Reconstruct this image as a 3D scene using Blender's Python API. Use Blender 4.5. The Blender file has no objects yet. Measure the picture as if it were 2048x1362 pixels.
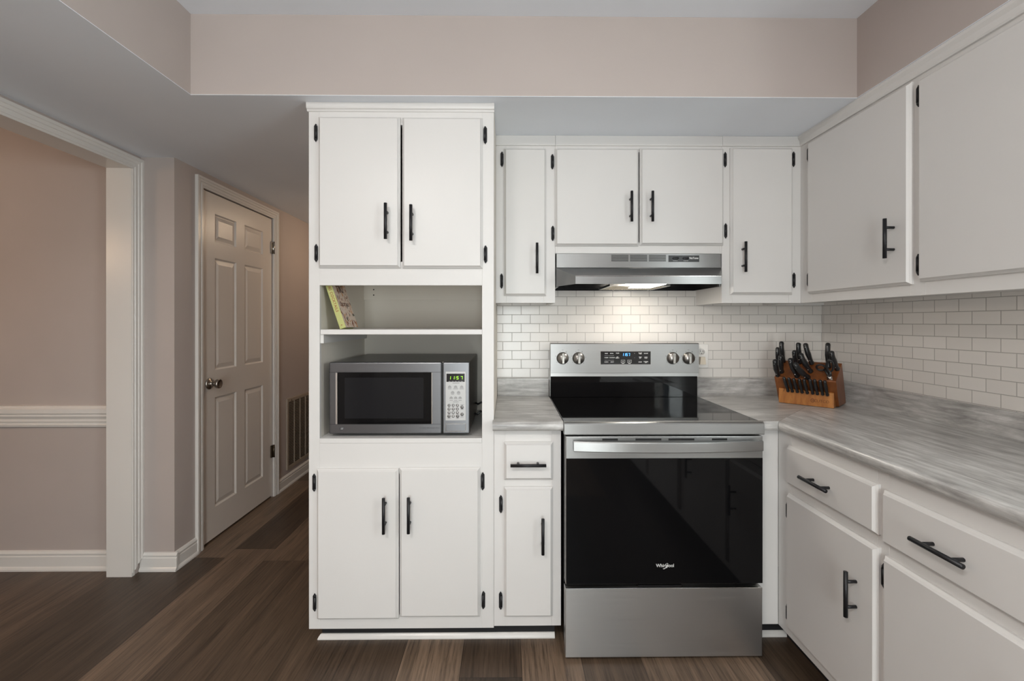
import bpy, bmesh, math, random
from mathutils import Vector, Matrix
random.seed(7)
S = bpy.context.scene
COL = S.collection

# ------------------------------------------------------------------ camera
cd = bpy.data.cameras.new('camera'); cam = bpy.data.objects.new('camera', cd); COL.objects.link(cam)
cd.sensor_width = 36.0; cd.sensor_fit = 'HORIZONTAL'
cd.lens = 918.578 / 2048 * 36.0
cd.shift_y = -(681 - 644.59) / 2048
cd.clip_start = 0.02
cam.location = (0.0325, -2.4044, 1.2887)
cam.rotation_euler = (math.radians(90) - 0.0007, 0, -0.0102)
S.camera = cam

# ------------------------------------------------------------------ view / world / daylight
S.view_settings.view_transform = 'Standard'
S.view_settings.look = 'None'
S.view_settings.exposure = 0.10
S.view_settings.gamma = 1.0
S.view_settings.use_curve_mapping = False
S.cycles.use_denoising = True
S.cycles.max_bounces = 10
S.cycles.diffuse_bounces = 6
S.cycles.glossy_bounces = 5
S.cycles.sample_clamp_indirect = 6.0
S.cycles.caustics_reflective = False
S.cycles.caustics_refractive = False

w = bpy.data.worlds.new('world'); S.world = w; w.use_nodes = True
bg = w.node_tree.nodes['Background']
bg.inputs[0].default_value = (0.72, 0.88, 1.0, 1); bg.inputs[1].default_value = 1.2

WIN = dict(y0=-2.95, y1=-2.05, z0=1.08, z1=1.98)          # sink window in the right-hand wall
def area(name, loc, rot, sx, sy, power, color):
    l = bpy.data.lights.new(name, 'AREA'); l.shape = 'RECTANGLE'; l.size = sx; l.size_y = sy
    l.energy = power; l.color = color
    o = bpy.data.objects.new(name, l); COL.objects.link(o); o.location = loc; o.rotation_euler = rot
    return o
# daylight entering through the sink window (light faces -x)
area('window_daylight', (1.88, (WIN['y0'] + WIN['y1']) / 2, (WIN['z0'] + WIN['z1']) / 2),
     (0, math.radians(90), 0), 0.9, 0.9, 38, (0.95, 0.985, 1.0))
# added frontal fill behind the unseen rear patio door (light faces +y)
area('rear_fill_light', (0.03, -4.80, 1.1), (math.radians(90), 0, 0), 1.0, 1.9, 88, (0.97, 0.985, 1.0))

# ------------------------------------------------------------------ helpers
ORIG = {}
def frame(o, X, Y, Z):
    M = Matrix.Identity(4)
    for i in range(3):
        M[i][0] = X[i]; M[i][1] = Y[i]; M[i][2] = Z[i]; M[i][3] = o[i]
    return M
def FB(y):            # front of something on the back wall: local (x, z, outwards)
    return frame((0, y, 0), (1, 0, 0), (0, 0, 1), (0, -1, 0))
def FR(x):            # front of something on the right wall: local (-y, z, outwards)
    return frame((x, 0, 0), (0, -1, 0), (0, 0, 1), (-1, 0, 0))
def FL(x):            # front of something on the left wall: local (y, z, outwards)
    return frame((x, 0, 0), (0, 1, 0), (0, 0, 1), (1, 0, 0))

class MB:
    def __init__(s): s.bm = bmesh.new()
    def _join(s, b, M=None, smooth=False):
        if M is not None: b.transform(M)
        bmesh.ops.recalc_face_normals(b, faces=b.faces)
        for f in b.faces: f.smooth = smooth
        m = bpy.data.meshes.new('tmp'); b.to_mesh(m); b.free()
        s.bm.from_mesh(m); bpy.data.meshes.remove(m); return s
    def box(s, x0, x1, y0, y1, z0, z1, b=0.0, seg=2, M=None):
        t = bmesh.new(); bmesh.ops.create_cube(t, size=1)
        for v in t.verts:
            v.co = Vector(((x0 + x1) / 2 + v.co.x * (x1 - x0), (y0 + y1) / 2 + v.co.y * (y1 - y0), (z0 + z1) / 2 + v.co.z * (z1 - z0)))
        if b > 0: bmesh.ops.bevel(t, geom=list(t.edges), offset=b, segments=seg, affect='EDGES', profile=0.5)
        return s._join(t, M)
    def cyl(s, p0, p1, r, r2=None, n=24, M=None):
        p0 = Vector(p0); p1 = Vector(p1); d = p1 - p0
        t = bmesh.new()
        bmesh.ops.create_cone(t, cap_ends=True, segments=n, radius1=r, radius2=r if r2 is None else r2, depth=d.length)
        R = d.to_track_quat('Z', 'Y').to_matrix().to_4x4()
        t.transform(Matrix.Translation((p0 + p1) / 2) @ R)
        s._join(t, M, True)
        return s
    def prism(s, poly, d0, d1, b=0.0, seg=2, M=None):      # polygon in local xy, extruded d0..d1 along local z
        t = bmesh.new()
        vs = [t.verts.new((p[0], p[1], d0)) for p in poly]
        f = t.faces.new(vs)
        r = bmesh.ops.extrude_face_region(t, geom=[f])
        for v in r['geom']:
            if isinstance(v, bmesh.types.BMVert): v.co.z = d1
        if b > 0: bmesh.ops.bevel(t, geom=list(t.edges), offset=b, segments=seg, affect='EDGES', profile=0.5)
        return s._join(t, M)
    def lathe(s, prof, n=28, M=None):                      # prof of (radius, height) along local z
        t = bmesh.new(); rings = []
        for r, h in prof:
            rings.append([t.verts.new((max(r, 1e-5) * math.cos(2 * math.pi * i / n), max(r, 1e-5) * math.sin(2 * math.pi * i / n), h)) for i in range(n)])
        for a, b in zip(rings, rings[1:]):
            for i in range(n): t.faces.new((a[i], a[(i + 1) % n], b[(i + 1) % n], b[i]))
        t.faces.new(rings[0][::-1]); t.faces.new(rings[-1])
        return s._join(t, M, True)
    def sweep(s, pts, rads, n=14, side=None, M=None, smooth=True):   # elliptical sections (ra along side, rb across)
        t = bmesh.new(); rings = []; pts = [Vector(p) for p in pts]
        for i, p in enumerate(pts):
            tg = (pts[min(i + 1, len(pts) - 1)] - pts[max(i - 1, 0)]).normalized()
            sd = Vector(side) if side is not None else (Vector((0, 0, 1)) if abs(tg.z) < 0.9 else Vector((1, 0, 0)))
            a = (sd - tg * sd.dot(tg)).normalized(); bvec = tg.cross(a)
            ra, rb = rads[i] if isinstance(rads[i], tuple) else (rads[i], rads[i])
            rings.append([t.verts.new(p + a * ra * math.cos(2 * math.pi * k / n) + bvec * rb * math.sin(2 * math.pi * k / n)) for k in range(n)])
        for a, b in zip(rings, rings[1:]):
            for k in range(n): t.faces.new((a[k], a[(k + 1) % n], b[(k + 1) % n], b[k]))
        t.faces.new(rings[0][::-1]); t.faces.new(rings[-1])
        return s._join(t, M, smooth)
    def loft(s, sections, M=None, smooth=False, cap=True):  # list of equally long vertex loops
        t = bmesh.new(); rings = [[t.verts.new(p) for p in sec] for sec in sections]; n = len(rings[0])
        for a, b in zip(rings, rings[1:]):
            for k in range(n): t.faces.new((a[k], a[(k + 1) % n], b[(k + 1) % n], b[k]))
        if cap == 'end': t.faces.new(rings[-1])
        elif cap: t.faces.new(rings[0][::-1]); t.faces.new(rings[-1])
        return s._join(t, M, smooth)
    def panel(s, x0, x1, z0, z1, M, w0=0.0, mid=0.007, w1=0.019, inset=0.0095):   # bevelled slab door or drawer front
        def r(i, wv): return [(x0 + i, z0 + i, wv), (x1 - i, z0 + i, wv), (x1 - i, z1 - i, wv), (x0 + i, z1 - i, wv)]
        return s.loft([r(0.0, w0), r(0, mid), r(inset * 0.55, mid + (w1 - mid) * 0.45), r(inset, w1)], M)
    def torus(s, R, r, n=32, m=12, M=None, sx=1.0, sy=1.0):
        t = bmesh.new(); g = []
        for i in range(n):
            a = 2 * math.pi * i / n
            g.append([t.verts.new(((R + r * math.cos(2 * math.pi * j / m)) * math.cos(a) * sx, (R + r * math.cos(2 * math.pi * j / m)) * math.sin(a) * sy, r * math.sin(2 * math.pi * j / m))) for j in range(m)])
        for i in range(n):
            for j in range(m):
                t.faces.new((g[i][j], g[(i + 1) % n][j], g[(i + 1) % n][(j + 1) % m], g[i][(j + 1) % m]))
        return s._join(t, M, True)
    def text(s, body, size, M, depth=0.0004, align='CENTER', sx=1.0, shear=0.0, bold=0.0, track=1.0):
        c = bpy.data.curves.new('t', 'FONT'); c.body = body; c.size = size; c.extrude = depth; c.align_x = align; c.align_y = 'CENTER'
        c.shear = shear; c.offset = bold; c.resolution_u = 3; c.space_character = track
        o = bpy.data.objects.new('t', c); COL.objects.link(o)
        dg = bpy.context.evaluated_depsgraph_get()
        me = bpy.data.meshes.new_from_object(o.evaluated_get(dg))
        bpy.data.objects.remove(o); bpy.data.curves.remove(c)
        me.transform(M @ Matrix.Diagonal((sx, 1, 1, 1)))
        s.bm.from_mesh(me); bpy.data.meshes.remove(me); return s
    def build(s, name, mat, parent=None):
        m = bpy.data.meshes.new(name)
        og = ORIG.get(parent, Vector((0, 0, 0))) if parent is not None else Vector((0, 0, 0))
        s.bm.transform(Matrix.Translation(-og)); s.bm.to_mesh(m); s.bm.free()
        for mm in (mat if isinstance(mat, (list, tuple)) else [mat]): m.materials.append(mm)
        o = bpy.data.objects.new(name, m); COL.objects.link(o)
        if parent is not None: o.parent = parent; ORIG[o] = og
        else: ORIG[o] = Vector((0, 0, 0))
        return o

def thing(name, label, cat, loc, group=None):
    o = bpy.data.objects.new(name, None); COL.objects.link(o); o.location = loc; o.empty_display_size = 0.05
    o['label'] = label; o['category'] = cat
    if group: o['group'] = group
    ORIG[o] = Vector(loc); return o
def tag(o, label, cat, group=None):
    o['label'] = label; o['category'] = cat
    if group: o['group'] = group
    return o
def struct(o, label=None, cat=None):
    o['kind'] = 'structure'
    if label: o['label'] = label
    if cat: o['category'] = cat
    return o

# ------------------------------------------------------------------ materials
def mat(name, color, rough=0.5, metal=0.0, emit=None, estr=1.0, coat=0.0, spec=0.5):
    m = bpy.data.materials.new(name); m.use_nodes = True
    p = m.node_tree.nodes['Principled BSDF']
    p.inputs['Base Color'].default_value = (*color, 1); p.inputs['Roughness'].default_value = rough
    p.inputs['Metallic'].default_value = metal; p.inputs['Coat Weight'].default_value = coat
    p.inputs['Specular IOR Level'].default_value = spec
    if emit: p.inputs['Emission Color'].default_value = (*emit, 1); p.inputs['Emission Strength'].default_value = estr
    return m
def nd(m, t): return m.node_tree.nodes.new(t)
def lk(m, a, b): m.node_tree.links.new(a, b)
def coords(m, scale):
    tc = nd(m, 'ShaderNodeNewGeometry'); mp = nd(m, 'ShaderNodeMapping'); lk(m, tc.outputs['Position'], mp.inputs['Vector'])
    mp.inputs['Scale'].default_value = scale; return mp.outputs['Vector']
def noise(m, vec, scale, detail=4, rough=0.55, dist=0.0):
    n = nd(m, 'ShaderNodeTexNoise'); lk(m, vec, n.inputs['Vector']); n.inputs['Scale'].default_value = scale
    n.inputs['Detail'].default_value = detail; n.inputs['Roughness'].default_value = rough; n.inputs['Distortion'].default_value = dist
    return n.outputs['Fac']
def ramp(m, fac, stops):
    r = nd(m, 'ShaderNodeValToRGB'); lk(m, fac, r.inputs['Fac']); e = r.color_ramp.elements
    while len(e) < len(stops): e.new(0.5)
    for el, (p, c) in zip(e, stops): el.position = p; el.color = (*c, 1) if len(c) == 3 else c
    return r.outputs['Color']
def bump(m, h, strength, dist=0.002):
    b = nd(m, 'ShaderNodeBump'); lk(m, h, b.inputs['Height']); b.inputs['Strength'].default_value = strength; b.inputs['Distance'].default_value = dist
    lk(m, b.outputs['Normal'], m.node_tree.nodes['Principled BSDF'].inputs['Normal'])
def P(m): return m.node_tree.nodes['Principled BSDF']
def painted(name, c, rough, var=0.025, bs=0.08, scale=140):
    m = mat(name, c, rough)
    n = noise(m, coords(m, (1, 1, 1)), 3.0, 3)
    lk(m, ramp(m, n, [(0.3, tuple(x * (1 - var) for x in c)), (0.7, tuple(min(1, x * (1 + var)) for x in c))]), P(m).inputs['Base Color'])
    bump(m, noise(m, coords(m, (1, 1, 1)), scale, 3), bs, 0.001)
    return m
CAB = painted('cabinet_white_paint', (0.66, 0.645, 0.63), 0.38, 0.015, 0.05)
CABIN = painted('cabinet_interior_paint', (0.70, 0.655, 0.585), 0.5, 0.03, 0.06)
TRIMW = painted('trim_white_gloss', (0.69, 0.665, 0.635), 0.28, 0.015, 0.03)
DOORW = painted('door_white_paint', (0.68, 0.635, 0.59), 0.35, 0.015, 0.04)
WALL = painted('taupe_wall_paint', (0.445, 0.388, 0.362), 0.6, 0.02, 0.12, 220)
CEIL = painted('ceiling_white_paint', (0.84, 0.88, 0.94), 0.75, 0.012, 0.12, 260)
BLK = mat('matte_black_metal', (0.012, 0.012, 0.014), 0.42, 0.3)
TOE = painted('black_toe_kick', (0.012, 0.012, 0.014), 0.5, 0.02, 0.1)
DARK = mat('dark_void', (0.008, 0.008, 0.008), 0.7)
BGLASS = mat('black_glass', (0.004, 0.004, 0.0045), 0.04, 0.0, spec=0.22)
BENAMEL = mat('black_enamel', (0.008, 0.008, 0.009), 0.16)
BPLAST = mat('black_plastic', (0.012, 0.012, 0.013), 0.28)
PANELB = mat('black_control_panel', (0.008, 0.008, 0.009), 0.12)
PRINT = mat('white_print', (0.75, 0.75, 0.74), 0.5)
PRINTG = mat('grey_print', (0.08, 0.08, 0.085), 0.5)
SILVERP = mat('silver_keypad_plastic', (0.44, 0.435, 0.43), 0.4, 0.2)
BTN = mat('grey_keypad_button', (0.25, 0.245, 0.24), 0.35, 0.3)
KNOBM = mat('dark_steel_knob', (0.26, 0.245, 0.23), 0.28, 0.9)
NICKEL = mat('satin_nickel', (0.42, 0.40, 0.37), 0.25, 1.0)
BRONZE = mat('dark_bronze', (0.10, 0.075, 0.05), 0.4, 0.8)
CHROME = mat('polished_steel', (0.75, 0.74, 0.72), 0.15, 1.0)
IVORY = mat('ivory_plastic', (0.70, 0.62, 0.50), 0.4)
WPLAST = mat('white_plastic', (0.78, 0.76, 0.73), 0.35)
LEDG = mat('green_led', (0.02, 0.05, 0.0), 0.5, emit=(0.45, 1.0, 0.05), estr=1.3)
LEDB = mat('blue_led', (0.0, 0.02, 0.08), 0.5, emit=(0.10, 0.42, 1.0), estr=2.4)
LENS = mat('lit_hood_lens', (0.9, 0.9, 0.85), 0.4, emit=(1.0, 0.93, 0.82), estr=24)
FILL_K = mat('kitchen_fill_diffuser', (0.9, 0.9, 0.88), 0.4, emit=(1.0, 0.90, 0.78), estr=3.0)  # low glow of the added kitchen fill dome
BULBW = mat('lit_warm_shade', (0.9, 0.85, 0.75), 0.4, emit=(1.0, 0.64, 0.38), estr=13)
BULBH = mat('lit_hall_diffuser', (0.9, 0.85, 0.75), 0.4, emit=(1.0, 0.74, 0.50), estr=24)
FILL_R = mat('rear_fill_diffuser', (0.9, 0.9, 0.88), 0.4, emit=(1.0, 0.95, 0.90), estr=14)  # glow of the added right-hand rear fill dome
FILL_L = mat('rear_fill_diffuser_left', (0.9, 0.9, 0.88), 0.4, emit=(1.0, 0.95, 0.90), estr=60)  # stronger glow of the added left-hand rear fill dome

def steel(name, c, rough, along='x'):
    m = mat(name, c, rough, 1.0)
    sc = {'x': (3, 300, 300), 'z': (300, 300, 3)}[along]
    n = noise(m, coords(m, sc), 1.0, 3, 0.6)
    lk(m, ramp(m, n, [(0.3, (rough * 0.92,) * 3), (0.7, (rough * 1.08,) * 3)]), P(m).inputs['Roughness'])
    lk(m, ramp(m, n, [(0.25, tuple(x * 0.975 for x in c)), (0.75, tuple(x * 1.02 for x in c))]), P(m).inputs['Base Color'])
    tg = nd(m, 'ShaderNodeTangent'); tg.direction_type = 'RADIAL'; tg.axis = 'Z'
    lk(m, tg.outputs[0], P(m).inputs['Tangent']); P(m).inputs['Anisotropic'].default_value = 0.55; P(m).inputs['Anisotropic Rotation'].default_value = 0.25
    return m
STEEL = steel('brushed_stainless', (0.37, 0.37, 0.365), 0.36)
STEELH = steel('brushed_stainless_hood', (0.27, 0.27, 0.268), 0.33)
STEELM = steel('brushed_stainless_microwave', (0.165, 0.168, 0.176), 0.36)
STEELD = steel('brushed_stainless_dark', (0.46, 0.45, 0.44), 0.40)

def floor_mat():
    m = mat('walnut_vinyl_planks', (0.1, 0.07, 0.05), 0.42)
    g = nd(m, 'ShaderNodeNewGeometry'); sp = nd(m, 'ShaderNodeSeparateXYZ'); lk(m, g.outputs['Position'], sp.inputs[0])
    def mth(op, a, b=None):
        n = nd(m, 'ShaderNodeMath'); n.operation = op
        for i, v in enumerate((a, b)):
            if v is None: continue
            if isinstance(v, (int, float)): n.inputs[i].default_value = v
            else: lk(m, v, n.inputs[i])
        return n.outputs[0]
    W, L = 0.2283, 1.22
    xs = mth('DIVIDE', mth('SUBTRACT', sp.outputs['X'], 0.0865), W)
    ix = mth('FLOOR', xs); fx = mth('SUBTRACT', xs, ix)
    # tone and end-joint offset of each plank row (rows -16 .. +15); right-hand rows darkened for shade
    TONE = {-16: .4, -15: .6, -14: .3, -13: .5, -12: .35, -11: .55, -10: .55, -9: .14, -8: .18, -7: .74, -6: .50, -5: .40, -4: .46, -3: .40, -2: .90, -1: .42, 0: .85, 1: .6, 2: .9, 3: .95, 4: .38, 5: .5}
    OFFS = {-7: .822, -1: .607, -6: .93, -5: .96, -4: .91}
    def table(d, default):
        r_ = nd(m, 'ShaderNodeValToRGB'); r_.color_ramp.interpolation = 'CONSTANT'; e = r_.color_ramp.elements
        ks = sorted(d)
        while len(e) < len(ks): e.new(0.5)
        for el, k_ in zip(e, ks): el.position = (k_ + 16) / 32.0; v_ = d[k_]; el.color = (v_, v_, v_, 1)
        lk(m, mth('DIVIDE', mth('ADD', ix, 16.5), 32.0), r_.inputs['Fac'])
        return r_.outputs['Color']
    ys = mth('DIVIDE', mth('ADD', sp.outputs['Y'], mth('MULTIPLY', table({k_: OFFS.get(k_, .9) for k_ in range(-11, 6)}, .9), L)), L)
    iy = mth('FLOOR', ys); fy = mth('SUBTRACT', ys, iy)
    cx = nd(m, 'ShaderNodeCombineXYZ'); lk(m, ix, cx.inputs[0]); lk(m, iy, cx.inputs[1])
    w2 = nd(m, 'ShaderNodeTexWhiteNoise'); w2.noise_dimensions = '3D'; lk(m, cx.outputs[0], w2.inputs['Vector'])
    # grain coordinates shifted per plank
    cs = nd(m, 'ShaderNodeCombineXYZ')
    lk(m, sp.outputs['X'], cs.inputs[0]); lk(m, mth('MULTIPLY', sp.outputs['Y'], 0.035), cs.inputs[1]); lk(m, mth('MULTIPLY', w2.outputs['Value'], 40.0), cs.inputs[2])
    fine = noise(m, cs.outputs[0], 130, 7, 0.68, 0.35)
    broad = noise(m, cs.outputs[0], 14, 4, 0.55, 1.2)
    tm = nd(m, 'ShaderNodeMix'); tm.data_type = 'FLOAT'; lk(m, mth('COMPARE', iy, 0.0), tm.inputs['Factor'])
    lk(m, w2.outputs['Value'], tm.inputs['A']); lk(m, table(TONE, .5), tm.inputs['B'])
    base = ramp(m, tm.outputs['Result'], [(0.0, (0.046, 0.032, 0.022)), (0.5, (0.086, 0.058, 0.039)), (1.0, (0.205, 0.146, 0.102))])
    mx = nd(m, 'ShaderNodeMix'); mx.data_type = 'RGBA'; mx.blend_type = 'MULTIPLY'; mx.inputs['Factor'].default_value = 1.0
    lk(m, base, mx.inputs['A']); lk(m, ramp(m, fine, [(0.34, (0.48, 0.46, 0.44)), (0.50, (1.0, 1.0, 1.0)), (0.70, (1.38, 1.36, 1.33))]), mx.inputs['B'])
    m2 = nd(m, 'ShaderNodeMix'); m2.data_type = 'RGBA'; m2.blend_type = 'MULTIPLY'; m2.inputs['Factor'].default_value = 1.0
    lk(m, mx.outputs['Result'], m2.inputs['A']); lk(m, ramp(m, broad, [(0.3, (0.68, 0.66, 0.64)), (0.7, (1.25, 1.22, 1.2))]), m2.inputs['B'])
    ex = mth('MINIMUM', fx, mth('SUBTRACT', 1.0, fx)); ey = mth('MINIMUM', fy, mth('SUBTRACT', 1.0, fy))
    gap = mth('MINIMUM', mth('MULTIPLY', ex, W), mth('MULTIPLY', ey, L))
    gm = mth('MINIMUM', mth('DIVIDE', gap, 0.0016), 1.0)
    m3 = nd(m, 'ShaderNodeMix'); m3.data_type = 'RGBA'; lk(m, gm, m3.inputs['Factor'])
    m3.inputs['A'].default_value = (0.012, 0.009, 0.007, 1); lk(m, m2.outputs['Result'], m3.inputs['B'])
    lk(m, m3.outputs['Result'], P(m).inputs['Base Color'])
    hb = mth('ADD', mth('MULTIPLY', fine, 0.25), gm); bump(m, hb, 0.25, 0.0015)
    return m
FLOOR = floor_mat()

def tile_mat(name, axis):
    m = mat(name, (0.7, 0.7, 0.7), 0.2)
    g = nd(m, 'ShaderNodeNewGeometry'); sp = nd(m, 'ShaderNodeSeparateXYZ'); lk(m, g.outputs['Position'], sp.inputs[0])
    cb = nd(m, 'ShaderNodeCombineXYZ')
    def add(a, v, mul=1.0):
        n = nd(m, 'ShaderNodeMath'); n.operation = 'MULTIPLY_ADD'; lk(m, a, n.inputs[0]); n.inputs[1].default_value = mul; n.inputs[2].default_value = v
        return n.outputs[0]
    W, H = 0.0958, 0.0468
    if axis == 'x': lk(m, add(sp.outputs['X'], -1.0149 - 0.5 * W + 60 * W), cb.inputs[0])
    else: lk(m, add(sp.outputs['Y'], -0.690 - 0.5 * W + 60 * W, -1.0), cb.inputs[0])
    lk(m, add(sp.outputs['Z'], -1.3736 + 40 * H), cb.inputs[1])
    b = nd(m, 'ShaderNodeTexBrick'); lk(m, cb.outputs[0], b.inputs['Vector'])
    b.inputs['Scale'].default_value = 1.0; b.inputs['Brick Width'].default_value = W; b.inputs['Row Height'].default_value = H
    b.inputs['Mortar Size'].default_value = 0.0015; b.inputs['Mortar Smooth'].default_value = 0.25; b.inputs['Bias'].default_value = -0.3
    b.inputs['Color1'].default_value = (0.66, 0.632, 0.60, 1); b.inputs['Color2'].default_value = (0.70, 0.672, 0.64, 1)
    b.inputs['Mortar'].default_value = (0.37, 0.352, 0.33, 1)
    lk(m, b.outputs['Color'], P(m).inputs['Base Color'])
    r = nd(m, 'ShaderNodeMath'); r.operation = 'MULTIPLY_ADD'; lk(m, b.outputs['Fac'], r.inputs[0]); r.inputs[1].default_value = 0.5; r.inputs[2].default_value = 0.22
    lk(m, r.outputs[0], P(m).inputs['Roughness'])
    inv = nd(m, 'ShaderNodeMath'); inv.operation = 'SUBTRACT'; inv.inputs[0].default_value = 1.0; lk(m, b.outputs['Fac'], inv.inputs[1])
    bump(m, inv.outputs[0], 0.5, 0.0012)
    return m
TILEB = tile_mat('subway_tile_back', 'x'); TILER = tile_mat('subway_tile_right', 'y')

def counter_mat(name, along):
    m = mat(name, (0.45, 0.44, 0.43), 0.30)
    def sc(k): return {'x': (k, 1, 1), 'y': (1, k, 1)}[along]
    layers = [(noise(m, coords(m, sc(0.09)), 60, 9, 0.66, 0.5), 0.40), (noise(m, coords(m, sc(0.22)), 16, 7, 0.62, 1.0), 0.32), (noise(m, coords(m, sc(0.5)), 5.0, 6, 0.62, 1.6), 0.28)]
    acc = None
    for out, wgt in layers:
        n = nd(m, 'ShaderNodeMath'); n.operation = 'MULTIPLY_ADD'; lk(m, out, n.inputs[0]); n.inputs[1].default_value = wgt
        if acc is None: n.inputs[2].default_value = 0.0
        else: lk(m, acc, n.inputs[2])
        acc = n.outputs[0]
    lk(m, ramp(m, acc, [(0.33, (0.13, 0.124, 0.118)), (0.44, (0.30, 0.29, 0.28)), (0.53, (0.47, 0.46, 0.445)), (0.64, (0.70, 0.69, 0.68))]), P(m).inputs['Base Color'])
    return m
CNTX = counter_mat('grey_marble_laminate', 'x'); CNTY = counter_mat('grey_marble_laminate_run', 'y')

def wood_mat(name, c0, c1, c2):
    m = mat(name, c1, 0.38)
    v = coords(m, (1, 1, 0.18)); n = noise(m, v, 70, 5, 0.6, 0.8); n2 = noise(m, v, 14, 3, 0.5, 1.5)
    mx = nd(m, 'ShaderNodeMix'); mx.data_type = 'FLOAT'; mx.inputs['Factor'].default_value = 0.5; lk(m, n, mx.inputs['A']); lk(m, n2, mx.inputs['B'])
    lk(m, ramp(m, mx.outputs['Result'], [(0.32, c0), (0.5, c1), (0.68, c2)]), P(m).inputs['Base Color'])
    return m
OAK = wood_mat('honey_oak', (0.24, 0.082, 0.018), (0.36, 0.140, 0.034), (0.47, 0.20, 0.055))
OAKD = wood_mat('honey_oak_body', (0.115, 0.034, 0.008), (0.18, 0.055, 0.013), (0.24, 0.080, 0.020))

def mesh_filter_mat():
    m = mat('aluminium_mesh_filter', (0.5, 0.46, 0.38), 0.4, 0.8)
    v = nd(m, 'ShaderNodeTexVoronoi'); lk(m, coords(m, (1, 1, 1)), v.inputs['Vector']); v.inputs['Scale'].default_value = 190
    lk(m, ramp(m, v.outputs['Distance'], [(0.15, (0.10, 0.085, 0.06)), (0.5, (0.62, 0.55, 0.42))]), P(m).inputs['Base Color'])
    bump(m, v.outputs['Distance'], 0.8, 0.002); return m
FILT = mesh_filter_mat()
def cover_mat():
    m = mat('illustrated_cover_paper', (0.62, 0.50, 0.42), 0.45)
    n = noise(m, coords(m, (1, 1, 0.6)), 75, 2, 0.4, 0.4); n2 = noise(m, coords(m, (1.0, 1.0, 0.7)), 42, 1, 0.4, 0.2)
    a = ramp(m, n, [(0.0, (0.22, 0.07, 0.03)), (0.36, (0.26, 0.09, 0.04)), (0.40, (0.66, 0.54, 0.45)), (0.62, (0.68, 0.56, 0.47)), (0.66, (0.55, 0.25, 0.06))])
    b = ramp(m, n2, [(0.0, (0.12, 0.16, 0.15)), (0.30, (0.14, 0.17, 0.15)), (0.33, (1, 1, 1)), (0.64, (1, 1, 1)), (0.67, (0.75, 0.45, 0.22))])
    mx = nd(m, 'ShaderNodeMix'); mx.data_type = 'RGBA'; mx.blend_type = 'MULTIPLY'; mx.inputs['Factor'].default_value = 1
    lk(m, a, mx.inputs['A']); lk(m, b, mx.inputs['B']); lk(m, mx.outputs['Result'], P(m).inputs['Base Color']); return m
COVER = cover_mat()
LIME = mat('lime_spine_paper', (0.43, 0.44, 0.16), 0.45)
PAGES = mat('book_pages', (0.66, 0.60, 0.50), 0.7)
INKBR = mat('rust_ink', (0.28, 0.10, 0.03), 0.6)
INKDK = mat('dark_ink', (0.10, 0.05, 0.035), 0.6)
BURN = mat('burnt_engraving', (0.07, 0.02, 0.006), 0.7)
def glass_pane():
    m = bpy.data.materials.new('window_glass'); m.use_nodes = True; t = m.node_tree; t.nodes.clear()
    o = t.nodes.new('ShaderNodeOutputMaterial'); a = t.nodes.new('ShaderNodeBsdfTransparent'); g = t.nodes.new('ShaderNodeBsdfGlossy'); mx = t.nodes.new('ShaderNodeMixShader')
    a.inputs[0].default_value = (0.95, 0.97, 0.96, 1); g.inputs['Roughness'].default_value = 0.02; mx.inputs[0].default_value = 0.06
    t.links.new(a.outputs[0], mx.inputs[1]); t.links.new(g.outputs[0], mx.inputs[2]); t.links.new(mx.outputs[0], o.inputs[0]); return m
PANE = glass_pane()
GRILLE = mat('beige_grille_metal', (0.42, 0.35, 0.28), 0.45, 0.2)

# ------------------------------------------------------------------ room shell
ZL, ZC = 2.143, 2.447          # dropped ceiling / raised ceiling
XSL, XSR, YS = -1.158, 1.3667, -0.6646
XA, XH, XD = -1.869, -1.6975, -1.99
YR = -4.7                      # rear wall face
def sbox(name, mt, *boxes):
    b = MB()
    for q in boxes: b.box(*q)
    return struct(b.build(name, mt))
sbox('floor', FLOOR, (-4.4, 1.82, YR - .1, 3.5, -0.06, 0))
sbox('wall_back', WALL, (-0.742, 1.82, 0.0, 0.12, 0, 2.55), (-0.742, -0.62, 0.12, 3.4, 0, 2.55))
sbox('wall_right', WALL, (1.693, 1.81, WIN['y1'], 0.0, 0, 2.55), (1.693, 1.81, YR, WIN['y0'], 0, 2.55),
     (1.693, 1.81, WIN['y0'], WIN['y1'], 0, WIN['z0']), (1.693, 1.81, WIN['y0'], WIN['y1'], WIN['z1'], 2.55))
sbox('wall_left', WALL, (XD, XA, -0.045, 0.0, 0, 2.5), (XD, XA, -1.75, -0.045, 2.083, 2.5), (XD, XA, YR, -1.75, 0, 2.5))
DY0, DY1, DZ1 = 0.2193, 1.0, 2.045
sbox('wall_hall', WALL, (XD, XH, 0.0, DY0 - 0.004, 0, 2.55), (XH - 0.12, XH, DY1 + 0.004, 3.4, 0, 2.55), (XH - 0.12, XH, DY0 - 0.004, DY1 + 0.004, DZ1 + 0.006, 2.55),
     (XH - 0.30, XH - 0.12, DY0 - 0.004, DY1 + 0.1, 0, 2.55))
sbox('wall_hall_end', WALL, (-1.82, -0.62, 3.4, 3.5, 0, 2.55))
sbox('wall_dining', WALL, (-4.4, XD, 0.01, 0.13, 0, 2.6))
sbox('wall_dining_left', WALL, (-4.4, -4.3, YR, 0.01, 0, 2.6))
sbox('wall_rear', WALL, (-4.4, -0.47, YR - .1, YR, 0, 2.6), (0.53, 1.82, YR - .1, YR, 0, 2.6), (-0.47, 0.53, YR - .1, YR, 2.05, 2.6))
sbox('ceiling', CEIL, (XSL - 0.02, XSR + 0.02, YR, YS + 0.02, ZC, ZC + 0.1))
sbox('ceiling_dining', CEIL, (-4.4, XD, YR, 0.01, ZC, ZC + 0.1))
T_ = 0.0016     # the drywall of the dropped ceiling runs under the soffit boards
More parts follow.
